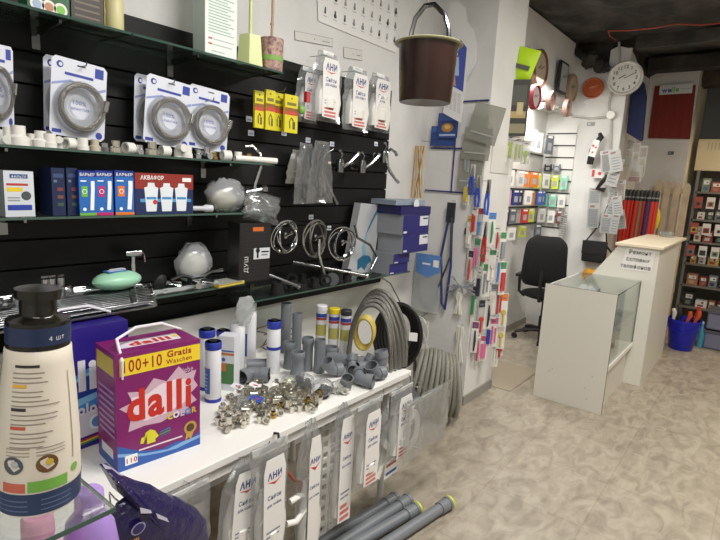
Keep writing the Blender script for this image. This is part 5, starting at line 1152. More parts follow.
for i,px in enumerate(((500,134,508,160),(508,136,517,162),(516,140,524,164))):
    x0,z0,W_,H_=span_y(*px,y_); t=thing('hanging_pack',('left','middle','right')[i]+' pale green pack in the short row under the dark photo pack','small pack',(x0+.04,y_+.01,z0),.2,'pale green packs'); pack('#a8b86a','#d8d4ca',i+1)(t,W_,H_)
    MB().c('dchrome').tube([(0,0,H_-.01),(-(x0+.04-XP),0,H_)],.002,5).build('hook',t)

# ------------------------------------------------------------------ alcove: accessory racks
def grid_left(): # grey mesh slat rows with rails on the alcove's left wall
    m=MB().c('#cbc9c5').b2(XA+.001,4.25,1.12,XA+.012,6.0,2.05).c('blackp')
    for z in (1.95,1.76,1.57,1.38,1.2): m.b2(XA+.012,4.25,z,XA+.02,6.0,z+.018)
    return tag(m.build('rail_panel'),'pale panel with black rails full of phone accessories on the left alcove wall','rail panel')
grid_left()
y_=YB-.006; x0,z0,W_,H_=span_y(549,136,571,262,y_)
x0=(XA+.02+ony(572,180,y_).x)/2; W_=ony(572,180,y_).x-XA-.03
m=MB().c('#d9d8d5').b2(x0-W_/2,YB-.012,1.0,x0+W_/2,YB-.001,2.3).c('blackp')
for z in (2.2,2.07,1.94,1.81,1.68,1.55,1.42,1.29,1.16): m.b2(x0-W_/2,YB-.016,z,x0+W_/2,YB-.012,z+.014)
tag(m.build('rail_panel'),'narrow white slatted panel in the alcove corner behind the black chair','rail panel')
r=random.Random(33)
gcol=['#e8e6e0','#3fa3c4','#e6e4de','#d0cdc6','#dd7b2c','#c9d24a','#2f3a78','#3f5fb0','#dedbd4','#8fd0b4','#c23a3a','#d8a0b8','#6a6f78','#2c2d33','#f0eee9','#5a8fd0']
names={'#e8e6e0':'white','#e6e4de':'white','#3fa3c4':'turquoise','#d0cdc6':'pale grey','#dd7b2c':'orange','#c9d24a':'lime','#2f3a78':'navy','#3f5fb0':'blue','#dedbd4':'off-white','#8fd0b4':'mint','#c23a3a':'red','#d8a0b8':'pink','#6a6f78':'grey','#2c2d33':'black','#f0eee9':'bright white','#5a8fd0':'light blue','#7a4a3a':'brown','#4a3a5a':'plum'}
def acc(x,y,z,w,h,c,rz,label,group,dx=0):
    t=thing('accessory_pack',label,'accessory pack',(x,y,z),rz,group)
    m=MB().c(c).b2(-w/2,-.008,0,w/2,.008,h).c('#f0eee9').rect(-w*.3,h*.85,w*.3,h*.97,-.0084).c('#a3a5ab').rect(-w*.25,h*.2,w*.25,h*.6,-.0086)
    if dx: m.c('dchrome').tube([(0,.008,h*.93),(0,dx,h*.93)],.002,5)
    m.build('box',t)
nrow=['top','second','third','fourth','bottom']
pal=[['#3fa3c4','#3fa3c4','#c9d24a','#e8e6e0','#e6e4de','#6a6f78'],['#e8e6e0','#3fa3c4','#e6e4de','#d0cdc6','#dd7b2c','#dd7b2c','#c9d24a','#e8e6e0'],['#8fd0b4','#e6e4de','#d8a0b8','#2f3a78','#2c2d33','#e8e6e0','#dd7b2c','#3f5fb0','#3f5fb0'],['#7a4a3a','#2c2d33','#6a6f78','#c23a3a','#c9d24a','#dedbd4'],['#c23a3a','#e8e6e0','#c9d24a','#6a6f78']]
ordw=['first','second','third','fourth','fifth','sixth','seventh','eighth','ninth']
for j,z in enumerate((1.95,1.76,1.57,1.38,1.2)):
    n=len(pal[j])
    for k in range(n):
        y=4.45+(k+.5)*1.5/n; h=(.21,.165,.165,.16,.13)[j]*r.uniform(.88,1); w=min(.12,1.3/n*.8)*r.uniform(.8,1)
        zb=z+.02 if j==0 else z-h+.0
        acc(XA+.10+(.03 if k%2 else 0),y,zb,w,h,pal[j][k],RZ-.35,f'{names.get(pal[j][k])} pack, {ordw[k]} from the near end on the {nrow[j]} rail of the alcove wall','phone accessories on the left alcove wall',(.088+(.03 if k%2 else 0))/math.cos(.35)-.001)
for j,(z,cs) in enumerate(((1.81,['#2c2d33','#6a6f78']),(1.62,['#c9d24a','#c9d24a','#8fd0b4']),(1.42,['#8fd0b4','#8fd0b4','#e8e6e0']),(1.24,['#d0cdc6','#e8e6e0','#7a4a3a']))):
    for k,c_ in enumerate(cs):
        h=(.08,.15,.14,.14)[j]; acc(x0-W_*.3+k*W_*.3,YB-.06,z-.02,.08,h,c_,0,f'{names.get(c_,"brown")} pack, {ordw[k]} from left in the {nrow[j]} row of the corner slatted panel','accessory packs on the corner panel',.045)
# spiral binder strip at the corner
m=MB().c('#9a9a98')
for k in range(12): m.box((0,0,.02+.025*k),(.07,.012,.014))
tag(place(m.build('clip_strip'),(ony(560,238,5.9).x,5.95,1.05)),'grey ladder-like strip of clips hanging right above the office chair','clip strip')

# clocks
def clock(px,py,r_,label,rim,face,plane,kind='x',sq=False,nums=False,off=.04,hands=True):
    p=onx(px,py,XB+off) if kind=='x' else ony(px,py,YB-off)
    t=thing('wall_clock',label,'clock',p,RZ if kind=='x' else 0); 
    if sq:
        MB().c(rim).b2(-r_*.8,-.02,-r_,r_*.8,.012,r_).build('frame',t,bevel=.004); MB().c(face).b2(-r_*.66,-.0215,-r_*.86,r_*.66,-.0205,r_*.86).build('dial',t)
    else:
        MB().c(rim).lathe([(0,-.02),(r_,-.02),(r_,.012),(r_*.93,.022),(r_*.84,.012),(r_*.82,.006)],36,(0,0,0),(PI/2,0,0),cap=False).build('rim',t)
        md=MB().c(face).lathe([(0,.0),(r_*.86,.0)],36,(0,-.006,0),(PI/2,0,0),cap=False)
        if nums:
            md.c('ink')
            for h in range(1,13):
                a=PI/2-h*PI/6; md.text(str(h),r_*.64*math.cos(a),r_*.64*math.sin(a)-r_*.09,r_*.27,-.0075,bold=.02)
        md.build('dial',t)
    MB().c('dchrome').tube([(0,.012 if sq else .021,0),(0,off-.001,0)],.008,8).build('wall_peg',t)
    if hands:
        fy_=-.024 if sq else -.009
        MB().c('ink' if rim!='#b5582c' else '#e8b88a').box((-r_*.16,fy_,r_*.08),(r_*.42,.002,r_*.05),(0,PI-.5,0)).box((r_*.22,fy_-.001,r_*.1),(r_*.6,.002,r_*.035),(0,-.42,0)).build('hands',t)
    return t
clock(540,69,.17,'large brown framed round clock, first on the left alcove wall','#5a3626','#b5a892',0)
clock(562,78,.15,'black framed square clock between the brown and the beige clock','#161616','#9fa3a3',0,sq=True)
clock(572,88,.14,'beige marbled oval clock beside the black square clock','#9a8570','#b09c84',0)
clock(535,97,.10,'small red rimmed clock nearest the pillar','#8f2430','#c9c5c2',0,off=.22)
clock(551,101,.085,'small brown clock below the large brown one','#7a5a50','#a8908a',0,off=.18)
clock(567,108,.085,'small pinkish clock hanging lowest under the beige one','#8f7068','#a8908a',0,off=.16)
clock(593,88,.105,'orange round clock on the rear alcove wall','#b5582c','#a8502a',0,'y')
clock(625,78,.168,'big white round clock with black numerals on the rear wall','#cfccc6','#dad8d3',0,'y',nums=True,off=.06)
m=MB().c('#e8e8e4'); m.lathe([(.016,0),(.016,.6)],12,(0,0,0),(-PI/2,0,0)); lampm=mat('lit_tube','#fff8ee',.4,emit=9)
t=thing('tube_lamp','lit fluorescent tube on the alcove wall behind the small clocks','lamp',(XA+.12,5.0,2.418))
MB().c(lampm).lathe([(.014,0),(.014,.9)],12,(.02,-.45,0),(-PI/2,0,0)).build('tube',t); MB().c('#dcdcd8').b2(-.028,-.5,-.02,.0,.5,.02).build('housing',t)
l=area('tube_light',(XA+.15,5.0,2.395),.03,.9,14,(1,.98,.93),(0,.5,0)); 

# office chair
t=thing('office_chair','black fabric office chair behind the white counter','office chair',(-1.77,5.50,0),PI+.12)
fab=mat('black_fabric','#131315',.95,bump=.4,bscale=120)
bk=MB().c(fab); prof=[]
W2,B0,B1=.235,.60,1.13
vs=[];fs=[]; nx,nz=12,14
for s_ in (0,1):
    for j in range(nz+1):
        for i in range(nx+1):
            u=i/nx*2-1; v=j/nz; wv=W2*(1-.14*v)*(1-max(0,(v-.75)/.25)**3*.45)*(1-max(0,(.15-v)/.15)**2*.2)
            th=.038*(1-abs(u)**4)*(1-abs(v*2-1)**6)+.004
            vs.append((u*wv,(.0+.05*abs(u)**2*-1)+.03*math.sin(v*3.1)+(-th if s_==0 else th),B0+(B1-B0)*v))
N1=(nx+1)*(nz+1)
for j in range(nz):
    for i in range(nx):
        a=j*(nx+1)+i; fs.append((a,a+1,a+nx+2,a+nx+1)); fs.append((N1+a+nx+1,N1+a+nx+2,N1+a+1,N1+a))
bd=[i for i in range(nx+1)]+[j*(nx+1)+nx for j in range(1,nz+1)]+[nz*(nx+1)+i for i in range(nx-1,-1,-1)]+[j*(nx+1) for j in range(nz-1,0,-1)]
for k in range(len(bd)):
    a,b=bd[k],bd[(k+1)%len(bd)]; fs.append((b,a,a+N1,b+N1))
o=MB().c(fab).add(vs,fs).build('backrest',t,sub=1); o.location=(0,.20,0)
o=MB().c(fab).blob(.25,.24,.05,(0,-.03,.49),22,10,0).build('seat',t)
MB().c('blackp').tube([(0,.1,.45),(0,.24,.46),(0,.26,.62),(0,.25,.8)],.018,8).build('back_support',t)
for s_ in (-1,1): MB().c('blackp').tube([(s_*.2,.02,.45),(s_*.26,.03,.5),(s_*.27,.03,.66)],.016,8).box((s_*.27,-.02,.68),(.055,.26,.03)).build('armrest',t,bevel=.006)
MB().c('blackp').lathe([(.03,.08),(.03,.25),(.018,.26),(.018,.45)],14).build('gas_column',t)
for k in range(5):
    a=k*2*PI/5+.5; b=MB().c('blackp').tube([(0,0,.11),(.16*math.cos(a),.16*math.sin(a),.10),(.27*math.cos(a),.27*math.sin(a),.07)],[.026,.02,.015],8).build('foot',t)
    MB().c('rubber').lathe([(.027,-.02),(.027,.02)],14,(.27*math.cos(a),.27*math.sin(a),.028),(PI/2,0,a)).build('caster',b)

# shoulder bag, power strip and packs on the rear alcove wall
t=thing('shoulder_bag','black square shoulder bag hanging on the rear wall beside the counter','bag',ony(593,262,YB-.08),.1)
bw_=.2; MB().c('blackp').b2(-.12,-.05,0,.12,.05,.23).build('body',t,bevel=.02); MB().c('#1c1c1e').b2(-.122,-.056,.09,.122,-.05,.232).build('flap',t,bevel=.003); MB().c('blackp').tube([(-.11,0,.2),(-.05,.0,.3),(.02,.03,.42),(.06,.07,.62),(.08,.02,.4),(.11,0,.2)],.008,6).tube([(.1,0,.2),(.17,0,.12),(.16,0,.02)],.012,6).build('strap',t)
p=ony(590,276,YB-.05); m=MB().c(mat('yellow_cloth','#d89a2c',.8)).blob(.09,.04,.08,(0,0,0),10,7,.2,3); tag(place(m.build('yellow_cloth'),p),'bunched yellow-orange cloth below the black shoulder bag','cloth')
def hy(name,label,cat,px,y,fn,group=None,rot=0,wall=YB):
    x,z,W_,H_=span_y(*px,y); t=thing(name,label,cat,(x,y,z),(0,rot,0),group); fn(t,W_,H_)
    MB().c('dchrome').tube([(0,.002,H_-.006),(0,wall-y-.002,H_-.004)],.002,5).build('hook',t); return t
def ff(t,w,h):
    MB().c('blackp').tube([(w*.2,0,h*.98),(w*.4,-.01,h*.88),(w*.1,-.02,h*.72),(-w*.25,-.01,h*.45),(-w*.35,0,h*.05)],[.02,.03,.03,.035,.035],8).build('body',t); m=MB().c('#e0dcd8').poly([(-w*.45,h*.3),(w*.15,h*.25),(w*.45,h*.75),(-w*.1,h*.8)],-.06).c('#c23a3a').disc(-w*.1,h*.6,w*.12,-.061).disc(w*.15,h*.55,w*.1,-.061).disc(-w*.1,h*.4,w*.1,-.061); m.build('card',t)
hy('extension_cord','black extension cord with red and white card hanging on the rear wall','extension cord',(590,133,601,166),YB-.08,ff)
def ff(t,w,h): MB().c('#dedad5').b2(-w/2,-.004,0,w/2,.004,h).c('#b93a3c').rect(-w*.5,h*.1,-w*.28,h*.9,-.005).disc(w*.1,h*.5,w*.14,-.005).build('card',t)
hy('red_white_card','small red and white card below the black extension cord','card',(592,169,605,178),YB-.06,ff)
def ff(t,w,h): MB().c('blackp').tube([(w*.4,0,h),(-.0,-.01,h*.6),(-w*.4,0,h*.1),(w*.3,0,0)],.025,8).build('body',t)
hy('plug_adapter','black bent plug piece under the red and white card','plug',(597,176,608,190),YB-.07,ff)
r=random.Random(9)
desc=['grey wire spring card','striped long grey card','clear pack with white label','pack with pale switch inside','beige socket pack','white cable pack','orange topped pack','brown tinted pack','long clear tube pack','small white tag pack']
kk=0
for i,(px,c1,l) in enumerate((((589,188,601,204),'#a9a9a8','clear pack of grey clips left of the pack cluster'),((588,204,600,228),'#8f9194','long striped grey strip pack left of the cluster'),((603,150,616,172),'#8c857c','pack of grey metal pieces at the top of the cluster'),
    ((606,158,618,186),'#c9c3ba','pale upper pack of the cluster beside the conduit'),((612,150,625,172),'#d6d2ca','white folded pack at the top of the cluster'),((608,186,620,204),'#b9b39f','pack with small white label in the cluster middle'),((604,200,614,222),'#c9c7c2','clear pack with silver strip in the cluster'),
    ((614,196,625,216),'#dedad3','bright white carded pack in the cluster middle'),((600,214,611,233),'#a8a8a5','grey clear pack at the lower left of the cluster'),((610,214,618,234),'#cfccc5','pale pack at the bottom of the cluster'),((617,210,628,229),'#bdb7a9','beige hanging pack at the lower right of the cluster'),((618,180,626,200),'#b98a6a','brownish pack at the right side of the cluster'))):
    def ff(t,w,h,c1=c1,i=i):
        MB().c('bag').b2(-w/2,-.012,0,w/2,-.011,h).build('clear_pack',t); m=MB().c('#dad6ce').b2(-w*.48,-.003,0,w*.48,.001,h).c(c1).rect(-w*.4,h*.05,w*.4,h*.8,-.0036).c('#7d7f84')
        for k in range(5): m.rect(-w*.3,h*(.12+.13*k),w*.3,h*(.16+.13*k),-.0042)
        m.c('#a8463a').rect(-w*.3,h*.86,w*.1 if i%3 else w*.3,h*.95,-.0042); m.build('card',t)
    hy('hanging_pack',l,'hanging pack',px,YB-.05-.035*(i%5),ff,'packs clustered right of the white rear wall',r.uniform(-.25,.25))
# brown tinted packs on the stepped wall, blue garment, red cloth with sign
for i,(px,l) in enumerate((((626,140,634,165),'brown tinted pack, leftmost under the blue garment'),((632,143,639,168),'brown tinted pack, middle one under the blue garment'),((638,146,646,178),'brown tinted pack, rightmost under the blue garment'),((628,165,642,182),'clear bag with red and yellow print under the brown packs'))):
    def ff(t,w,h,i=i): MB().c('#cfc8b6').b2(-w/2,-.002,0,w/2,.002,h).c('#8f6a4a' if i<3 else '#b5442c').rect(-w*.4,h*(.65 if i<3 else .03),w*.4,h*(.95 if i<3 else .3),-.003).c('#b59a6a').rect(-w*.3,h*.35,w*.3,h*.6,-.003).build('card',t); MB().c('bag').b2(-w/2,-.012,0,w/2,-.011,h).build('clear_pack',t)
    y_=6.35+.1*i; hx_=ony(px[0]/2+px[2]/2,px[1],y_)
    hy('tinted_pack',l,'hanging pack',px,6.3-.04*i,ff,'packs under the blue garment',0,6.34-.04*i)
GY=6.2
x_,z_,W_,H_=span_y(627,82,648,142,GY)
t=thing('blue_garment','dark blue overall hanging behind the white clock','garment',(x_,GY,z_),0)
out=[(627,133),(640,141),(643,141),(647,97),(645,84),(642,80),(638,88),(631,95)]
MB().c(mat('navy_cloth','#141d44',.85)).prism([(ony(a,b,GY).x-x_,ony(a,b,GY).z-z_) for a,b in out],-.03,.02).build('cloth',t,bevel=.01)
MB().c('#d8d8d8').tube([(.03,0,H_*.92),(.02,.0,H_*1.02),(XS-x_+.002,0,H_*1.03)],.004,5).build('hook',t)
x_,z_,W_,H_=span_y(650,82,692,139,7.07)
t=thing('red_cloth','dark red cloth rectangle hanging on the rear wall','cloth',(x_,7.085,z_),0)
P=[ony(a,b,7.08) for a,b in ((648,138),(690,139),(696,85),(655,86))]
vs=[];fs=[];nu=24
for j in range(7):
    for i in range(nu+1):
        u=i/nu; a=P[0].lerp(P[1],u); b=P[3].lerp(P[2],u); q=a.lerp(b,j/6); vs.append((q.x-x_,-.012+.002*math.sin(u*30),q.z-z_))
fs=[(j*(nu+1)+i,j*(nu+1)+i+1,(j+1)*(nu+1)+i+1,(j+1)*(nu+1)+i) for j in range(6) for i in range(nu)]
MB().c(mat('dark_red_cloth','#6e1d14',.85)).add(vs,fs).add([(a,b+.012,c_) for a,b,c_ in vs],[tuple(reversed(f)) for f in fs]).build('cloth',t)
P=[ony(a,b,7.05) for a,b in ((659,95),(692,93),(693,83),(660,86))]; o0=P[0]
t=thing('shop_sign','white sign strip with blue and green lettering over the red cloth','sign',o0,0)
m=MB().c('#bfbfbd').prism([(p.x-o0.x,p.z-o0.z) for p in P],-.003,.003)
W_=P[1].x-P[0].x; H_=P[3].z-P[0].z
m.c('#2f4f9a').text('we',W_*.22,H_*.25,H_*.75,-.0036,bold=.03,rot=.02).c('#3f9a4f').text('lle',W_*.48,H_*.28,H_*.75,-.0036,bold=.03,rot=.02).c('#8fb59a').rect(W_*.66,H_*.5,W_*.95,H_*.62,-.0036); m.build('board',t,smooth=0)
m=MB().c('#4a4c4e').b2(-.03,-.008,-.018,.03,0,.018).c('#8f8f8c').rect(-.02,-.008,.0,.008,-.009); tag(place(m.build('wall_plate'),ony(671,153,YC-.001)),'small dark plate on the grey wall under the red cloth','plate')
m=MB().c('#8a8a86').b2(-.04,-.006,-.02,.04,0,.02).c('#b9b9b5').rect(-.03,-.01,.0,.01,-.007); tag(place(m.build('wall_plate'),ony(591,124,YB-.001)),'small grey plate on the white wall left of the junction box','plate')

# ------------------------------------------------------------------ counters
lam=mat('cream_white_laminate','#d9d6cb',.4); edge=mat('dark_laminate_edge','#4a4640',.5)
LX0,LX1,LY0,LY1=-1.26,-.765,3.93,4.785
t=thing('display_counter','low white display counter with glass top and glass side, big white panel facing the camera','counter',((LX0+LX1)/2,LY0,0))
a=(LX1-LX0)/2; Ld=LY1-LY0; HT=.895
MB().c(lam).b2(-a-.004,0,0,a+.004,.016,HT).c(edge).b2(-a-.005,.0008,HT,a+.005,.0152,HT+.001).b2(a+.004,.0008,0,a+.005,.0152,HT).build('end_panel',t)
MB().c(lam).b2(-a,.02,0,-a+.016,Ld,HT-.01).build('rear_panel',t)
MB().c(lam).b2(-a+.02,.02,.335,a-.002,Ld,.36).b2(a-.05,.02,.0,a-.034,Ld,.33).b2(-a+.03,.02,.05,a-.06,Ld,.07).build('base',t)
MB().c('#e8e6dd').b2(a-.002,.02,.33,a+.006,Ld,.365).build('trim_rail',t)
MB().c('clear_glass').b2(-a+.02,.018,HT-.008,a,Ld,HT-.001).build('glass_top',t)
MB().c('clear_glass').b2(a-.005,.018,.366,a,Ld-.005,HT-.01).build('glass_side',t)
MB().c('glass_edge').b2(a-.001,.018,HT-.009,a+.002,Ld,HT).b2(a-.006,Ld-.004,.366,a+.001,Ld,HT-.01).build('polished_edge',t)
MB().c('clear_glass').b2(-a+.02,.03,.62,a-.02,Ld-.01,.626).build('glass_inner_shelf',t)
for x,z in ((-.15,.2),(.12,.14),(.16,.24),(.14,.06),(-.13,.22)): MB().c('#c9c6ba').lathe([(.008,0),(.007,.002)],10,(x,0,z+.03),(PI/2,0,0)).build('screw_cap',t)
for i,(x,y,z,sx,sy,sz,c_,l) in enumerate(((.1,.15,.362,.1,.12,.03,'#b9b8a8','pale flat box low inside the glass counter near the panel'),(.12,.36,.362,.12,.14,.05,'#3f6a5a','green box at the bottom of the glass counter'),(.1,.6,.362,.12,.16,.04,'#8a7a5a','brown flat box at the far bottom of the glass counter'),
    (.12,.2,.628,.1,.13,.07,'#31435f','dark blue device on the inner glass shelf near the panel'),(.12,.42,.628,.1,.12,.05,'#d9dad6','white device on the inner glass shelf'),(.05,.65,.628,.12,.12,.06,'#6f7f8f','grey device at the far end of the inner glass shelf'))):
    t2=thing('device_box',l,'device',((LX0+LX1)/2+x,LY0+y,z),.1*i)
    MB().c(c_).b2(-sx/2,-sy/2,0,sx/2,sy/2,sz).c('#e0dfd8').b2(-sx/2+.01,-sy/2+.01,sz,sx/2-.01,sy/2-.01,sz+.002).build('body',t2,bevel=.003)
t2=thing('white_bag','crumpled white bag with dark strap lying under the glass counter top','bag',(-1.10,4.45,.628),.2)
MB().c(mat('white_bag_cloth','#cfcfcd',.7)).blob(.1,.16,.11,(0,0,.11),14,8,.12,5).build('body',t2); MB().c('blackp').tube([(.08,.12,.16),(.1,0,.2),(.09,-.12,.12)],.006,6).build('strap',t2)
TYf,TYb=4.79,5.92; TXr=-.665; TZt=1.165
t=thing('tall_counter','tall cream counter with slanted left edge carrying a phone repair notice','counter',(TXr-.25,TYf,0))
ox=TXr-.25
def tc(px,py): p=ony(px,py,TYf); return (p.x-ox,p.z)
pl=tc(592,274); tl=tc(619,243)
MB().c(lam).prism([(pl[0]-.1,0),(.25,0),(.25,TZt),(tl[0],TZt),(pl[0],pl[1]),(pl[0]-.1,pl[1]-.1)],0,.018).build('front_panel',t)
MB().c(lam).b2(.232,.019,0,.25,TYb-TYf,TZt).build('side_panel',t)
MB().c(lam).prism([(pl[0]-.1,0),(.23,0),(.23,TZt),(tl[0],TZt),(pl[0],pl[1]),(pl[0]-.1,pl[1]-.1)],TYb-TYf-.018,TYb-TYf).build('rear_panel',t)
MB().c(mat('beige_top','#dccfb6',.4)).b2(tl[0]-.02,-.035,TZt,.255+.02,TYb-TYf+.25,TZt+.022).build('top_board',t,bevel=.002)
q=[tc(*p) for p in ((620,268.5),(651,272.5),(656,250),(627,247))]
t2=thing('paper_notice','white paper notice with three lines of black text on the tall counter','notice',(ox,TYf-.002,0))
m=MB().c('#e3e0dc').poly([(q[0][0],q[0][1]),(q[1][0],q[1][1]),(q[2][0],q[2][1]),(q[3][0],q[3][1])],-.0005)
cx_=(q[0][0]+q[2][0])/2+.0; 
m.c('ink').text('Ремонт',cx_+.012,1.105,.047,-.002,bold=.012,width=.165).text('сотовых',cx_+.004,1.045,.047,-.002,bold=.012,width=.175).text('телефонов',cx_-.007,.985,.047,-.002,bold=.012,width=.225); m.build('sheet',t2,smooth=0)
p=onz(657,236,TZt+.023); t2=thing('glass_ashtray','small square glass dish on the tall counter top','dish',(-.80,p.y,TZt+.023),.1)
MB().c(clear('thick_glass','#e8ecea',.4,.05,.12)).lathe([(.06,0),(.075,.05),(.065,.05),(.05,.012),(0,.012)],8,cap=False).lathe([(.0,.001),(.06,0)],8,cap=False).build('bowl',t2,smooth=0)

# ------------------------------------------------------------------ behind the counter: brooms, wooden slats
r=random.Random(5)
for i in range(9):
    px=622+3.1*i; p=ony(px,243,6.45 if i<7 else 6.6)
    y_=6.45+.02*(i%3); x_=ony(621+3.9*i,215,6.45+.02*(i%3)).x
    t=thing('red_roll',('first','second','third','fourth','fifth','sixth','seventh','eighth','ninth')[i]+' from the left of the red long handles standing behind the tall counter','handle',(x_,y_,.001),(0,.015,0),'red handles behind the counter')
    MB().c('#c0301f' if i not in (4,6) else ('#8a6a4f' if i==4 else '#3a2a5a')).tube([(0,0,0),(0,0,1.52)],.024,10).build('roll',t); MB().c('#2a2b2c').lathe([(.021,1.52),(.022,1.53),(.022,1.62),(.015,1.64)],10).c('#b9b9b5').lathe([(.0225,1.55),(.0225,1.565)],8,cap=False).build('cap',t)
for i,(px,c_,l) in enumerate(((653,'#3a6a4a','green thin stick right of the red handles'),(656,'#d8c22c','yellow sponge mop right of the green stick'))):
    p=ony(px+1,215,6.66+.05*i); t=thing('mop',l,'mop',(p.x,p.y,.001),0)
    MB().c(c_ if i==0 else '#b9b7a8').tube([(0,0,0),(0,0,1.62)],.009,8).build('handle',t)
    if i: MB().c(c_).blob(.035,.03,.12,(0,-.01,1.33),10,8,.1,3).build('sponge',t)
    else: MB().c(c_).b2(-.03,-.01,1.4,.03,.01,1.62).build('head',t)
t=thing('wooden_slats','pale wooden lattice of four pointed boards leaning behind the tall counter','lattice',(ony(669,215,6.93).x,6.93,.001),0)
wd=mat('pale_timber','#c2ae8f',.7,noise=(8,'#a8957a',.8))
for i in range(4):
    x=-.15+.095*i; MB().c(wd).prism([(x-.029,0),(x+.029,0),(x+.033,1.74-.01*i),(x+.015,1.77-.01*i),(x-.015,1.77-.01*i),(x-.033,1.74-.01*i)],-.01,.01).build('board',t)
for z in (.5,1.62): MB().c(wd).b2(-.19,.011,z,.17,.028,z+.06).build('cross_board',t)

# ------------------------------------------------------------------ rear rack with goods
RX0,RX1,RY0,RY1=-.74,.55,7.25,7.7
t=thing('goods_rack','wide metal shop rack full of small goods at the rear right','rack',((RX0+RX1)/2,RY0,0))
a=(RX1-RX0)/2; lv=[.30,.56,.82,1.08,1.34,1.66]
rm=mat('rack_metal','#6b665c',.5)
for x in (-a,0,a): MB().c(rm).b2(x-.015,.0,0,x+.015,.03,1.9).b2(x-.015,.42,0,x+.015,.45,1.9).build('post',t)
for z in lv: MB().c(rm).b2(-a,.0,z-.02,a,.45,z).build('shelf',t)
MB().c(rm).b2(-a,.452,0,a,.46,1.9).build('back_sheet',t)
gc2=['#8f463a','#c9c6bd','#3a3f4a','#b99a44','#76836a','#a06a4c','#6f7378','#d8d4c8','#8f2f2a','#4a5f8f','#b59a72','#2f3030']
nm2=['red','pale','slate','yellow','olive','orange','grey','cream','dark red','blue','tan','black']
lvn=['lowest','second lowest','third','middle','second highest','highest']
for j,z in enumerate(lv):
    x=RX0+.05; k=0
    while x<RX1-.1 and k<12:
        w_=r.uniform(.06,.12); h=r.uniform(.08,.19 if j<5 else .16); ci=r.randrange(12)
        if j==2 and k<6: ci=3 if k%2==0 else 1; h=.09
        if j==5: ci=(4,0,4,0,4,0,8,4,0,4,4,0)[k]
        yq=RY0+.09+r.uniform(0,.04)
        t2=thing('goods_box',f'{nm2[ci]} goods, {["first","second","third","fourth","fifth","sixth","seventh","eighth","ninth","tenth","eleventh","twelfth"][k]} from the left on the {lvn[j]} shelf of the rear rack','goods',(x+w_/2,yq,z+.0005),0,'small goods on the rear rack')
        m=MB().c(gc2[ci])
        if k%4==3: m.lathe([(w_*.42,0),(w_*.45,h*.6),(w_*.2,h*.8),(w_*.2,h)],12).c('#d8d4c8').lathe([(w_*.455,h*.2),(w_*.46,h*.45)],12,cap=False)
        else: m.b2(-w_/2,-.05,0,w_/2,.05,h).c('#d8d4c8').rect(-w_*.35,h*.55,w_*.35,h*.85,-.0506).c(gc2[(ci+5)%12]).rect(-w_*.3,h*.12,w_*.2,h*.4,-.0506).disc(w_*.1,h*.7,w_*.12,-.0512)
        m.build('pack',t2); x+=w_+r.uniform(.012,.03); k+=1
# hanging cards in front of the two upper shelves
k=0
for j,(z,n) in enumerate(((1.60,10),(1.30,10),(1.04,8))):
    for i in range(n):
        x=RX0+.05+i*.12; ci=(i*5+j*3)%12
        t2=thing('carded_goods',f'{nm2[ci]} card hanging {["first","second","third","fourth","fifth","sixth","seventh","eighth","ninth","tenth"][i]} from the left in the {["upper","middle","lower"][j]} row on the rear rack','card',(x,RY0-.05,z-.13),0,'cards hanging on the rear rack')
        MB().c('#cfcac0' if i%4 else '#a04a40').b2(-.04,-.002,0,.04,.002,.13).c(gc2[ci]).rect(-.03,.02,.03,.08,-.0026).c('#2c2d30').disc(0,.05,.018,-.003).c('dchrome').tube([(0,0,.12),(0,.049,.125)],.002,5).build('card',t2)
# cream board over the rack, dark crate and white frame on top
t=thing('cream_board','cream plastic board with small vents above the rear rack','board',(-.2,7.35,1.9),0)
m=MB().c(mat('cream_plastic','#c9b994',.5)).b2(-.6,-.02,0,.75,.02,.36); m.c('#a8987a')
for k in range(14): m.rect(-.5+.035*k,.24,-.49+.035*k,.32,-.0206)
m.build('board',t,bevel=.006)
t=thing('dark_crate','dark slotted crate on top of the cream board','crate',(-.25,7.36,2.265),0)
m=MB().c('blackp').b2(-.28,-.1,0,.5,.1,.03).b2(-.28,-.1,.2,.5,.1,.23)
for k in range(5): m.b2(-.28+.19*k,-.1,.03,-.26+.19*k,.1,.2)
m.build('crate_body',t); MB().c('#b9b6ae').b2(-.2,-.05,.031,.1,.05,.12).build('content',t)
t=thing('backing_panel','white framed panel standing behind the dark crate','frame',(-.05,7.6,2.27),0); MB().c('#c9c6be').b2(-.25,-.01,0,.3,.01,.5).c('#5f5d56').rect(-.17,.08,.22,.42,-.0106).build('frame_body',t); MB().c(rm).b2(-.25,-.02,-.37,.3,.02,0).build('foot',t)
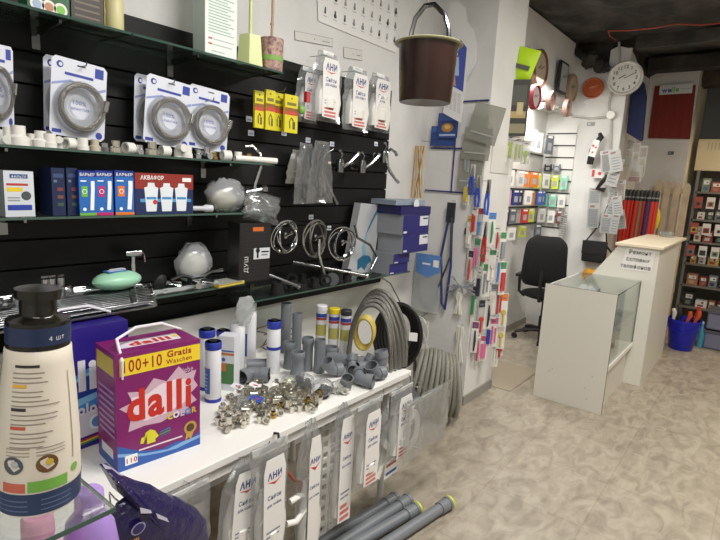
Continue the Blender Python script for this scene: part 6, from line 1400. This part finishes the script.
# red handled goods and red fringe over the rack front
# blue bucket with tools
bpnt=onz(681,350,0.001)
t=thing('blue_bucket','bright blue plastic bucket filled with orange handled tools on the floor','bucket',(-.56,6.35,.001),0)
MB().c(mat('bucket_blue','#1a22a8',.3)).lathe([(.105,0),(.11,.005),(.15,.30),(.158,.30),(.158,.325),(.148,.325),(.148,.30),(.10,.01),(0,.01)],32,cap=False).lathe([(0,.001),(.105,0)],32,cap=False).build('body',t)
MB().c(mat('bucket_blue','#1a22a8',.3)).tube([(-.155,0,.3),(-.13,-.12,.24),(0,-.16,.2),(.13,-.12,.24),(.155,0,.3)],.004,6).build('handle',t)
for i,(x,y,h,c_,tilt,l) in enumerate(((-.08,0,.40,'#d8d4cc',-.15,'white topped tool in the blue bucket'),(-.04,.03,.42,'#2c2c2e',-.1,'black tool handle in the blue bucket'),(.0,-.03,.40,'#c9552c',.1,'front orange tool handle in the blue bucket'),(.05,.0,.42,'#c9552c',.2,'right orange tool handle in the blue bucket'),(.07,.05,.45,'#b8362c',.12,'red topped tool at the right of the blue bucket'),(-.02,.06,.38,'#c94a2c',-.3,'leaning orange handle in the blue bucket'))):
    t2=thing('hand_tool',l,'tool',(-.56+x*.7,6.35+y,.02),(0,tilt,0)); MB().c(c_).tube([(0,0,0),(0,0,h*.75),(.01,0,h*.9),(.0,0,h)],[.012,.016,.022,.018],8).build('handle',t2); MB().c('dchrome').b2(-.025,-.006,h*.7,.025,.006,h*.76).build('collar',t2)
m=MB().c('#3f8fa8').lathe([(.03,0),(.032,.18),(.012,.22),(.012,.26)],14).c('#c9c9c5').lathe([(.013,.26),(.013,.28)],10)
tag(place(m.build('spray_bottle'),(-.41,6.6,.001)),'teal spray bottle on the floor between the blue bucket and the grey tubs','bottle')
gt=mat('grey_tub','#73758a',.45)
for k,(z,l) in enumerate(((.001,'lower grey lavender storage tub on the floor at the right edge'),(.215,'upper grey lavender storage tub stacked at the right edge'))):
    t=thing('storage_tub',l,'tub',(-.17,6.75,z),0,'stacked grey tubs'); MB().c(gt).box((0,0,.095),(.42,.34,.19)).build('body',t,bevel=.015); MB().c('#4f505c').b2(-.22,-.18,.17,.22,.18,.2).build('lid',t,bevel=.006)
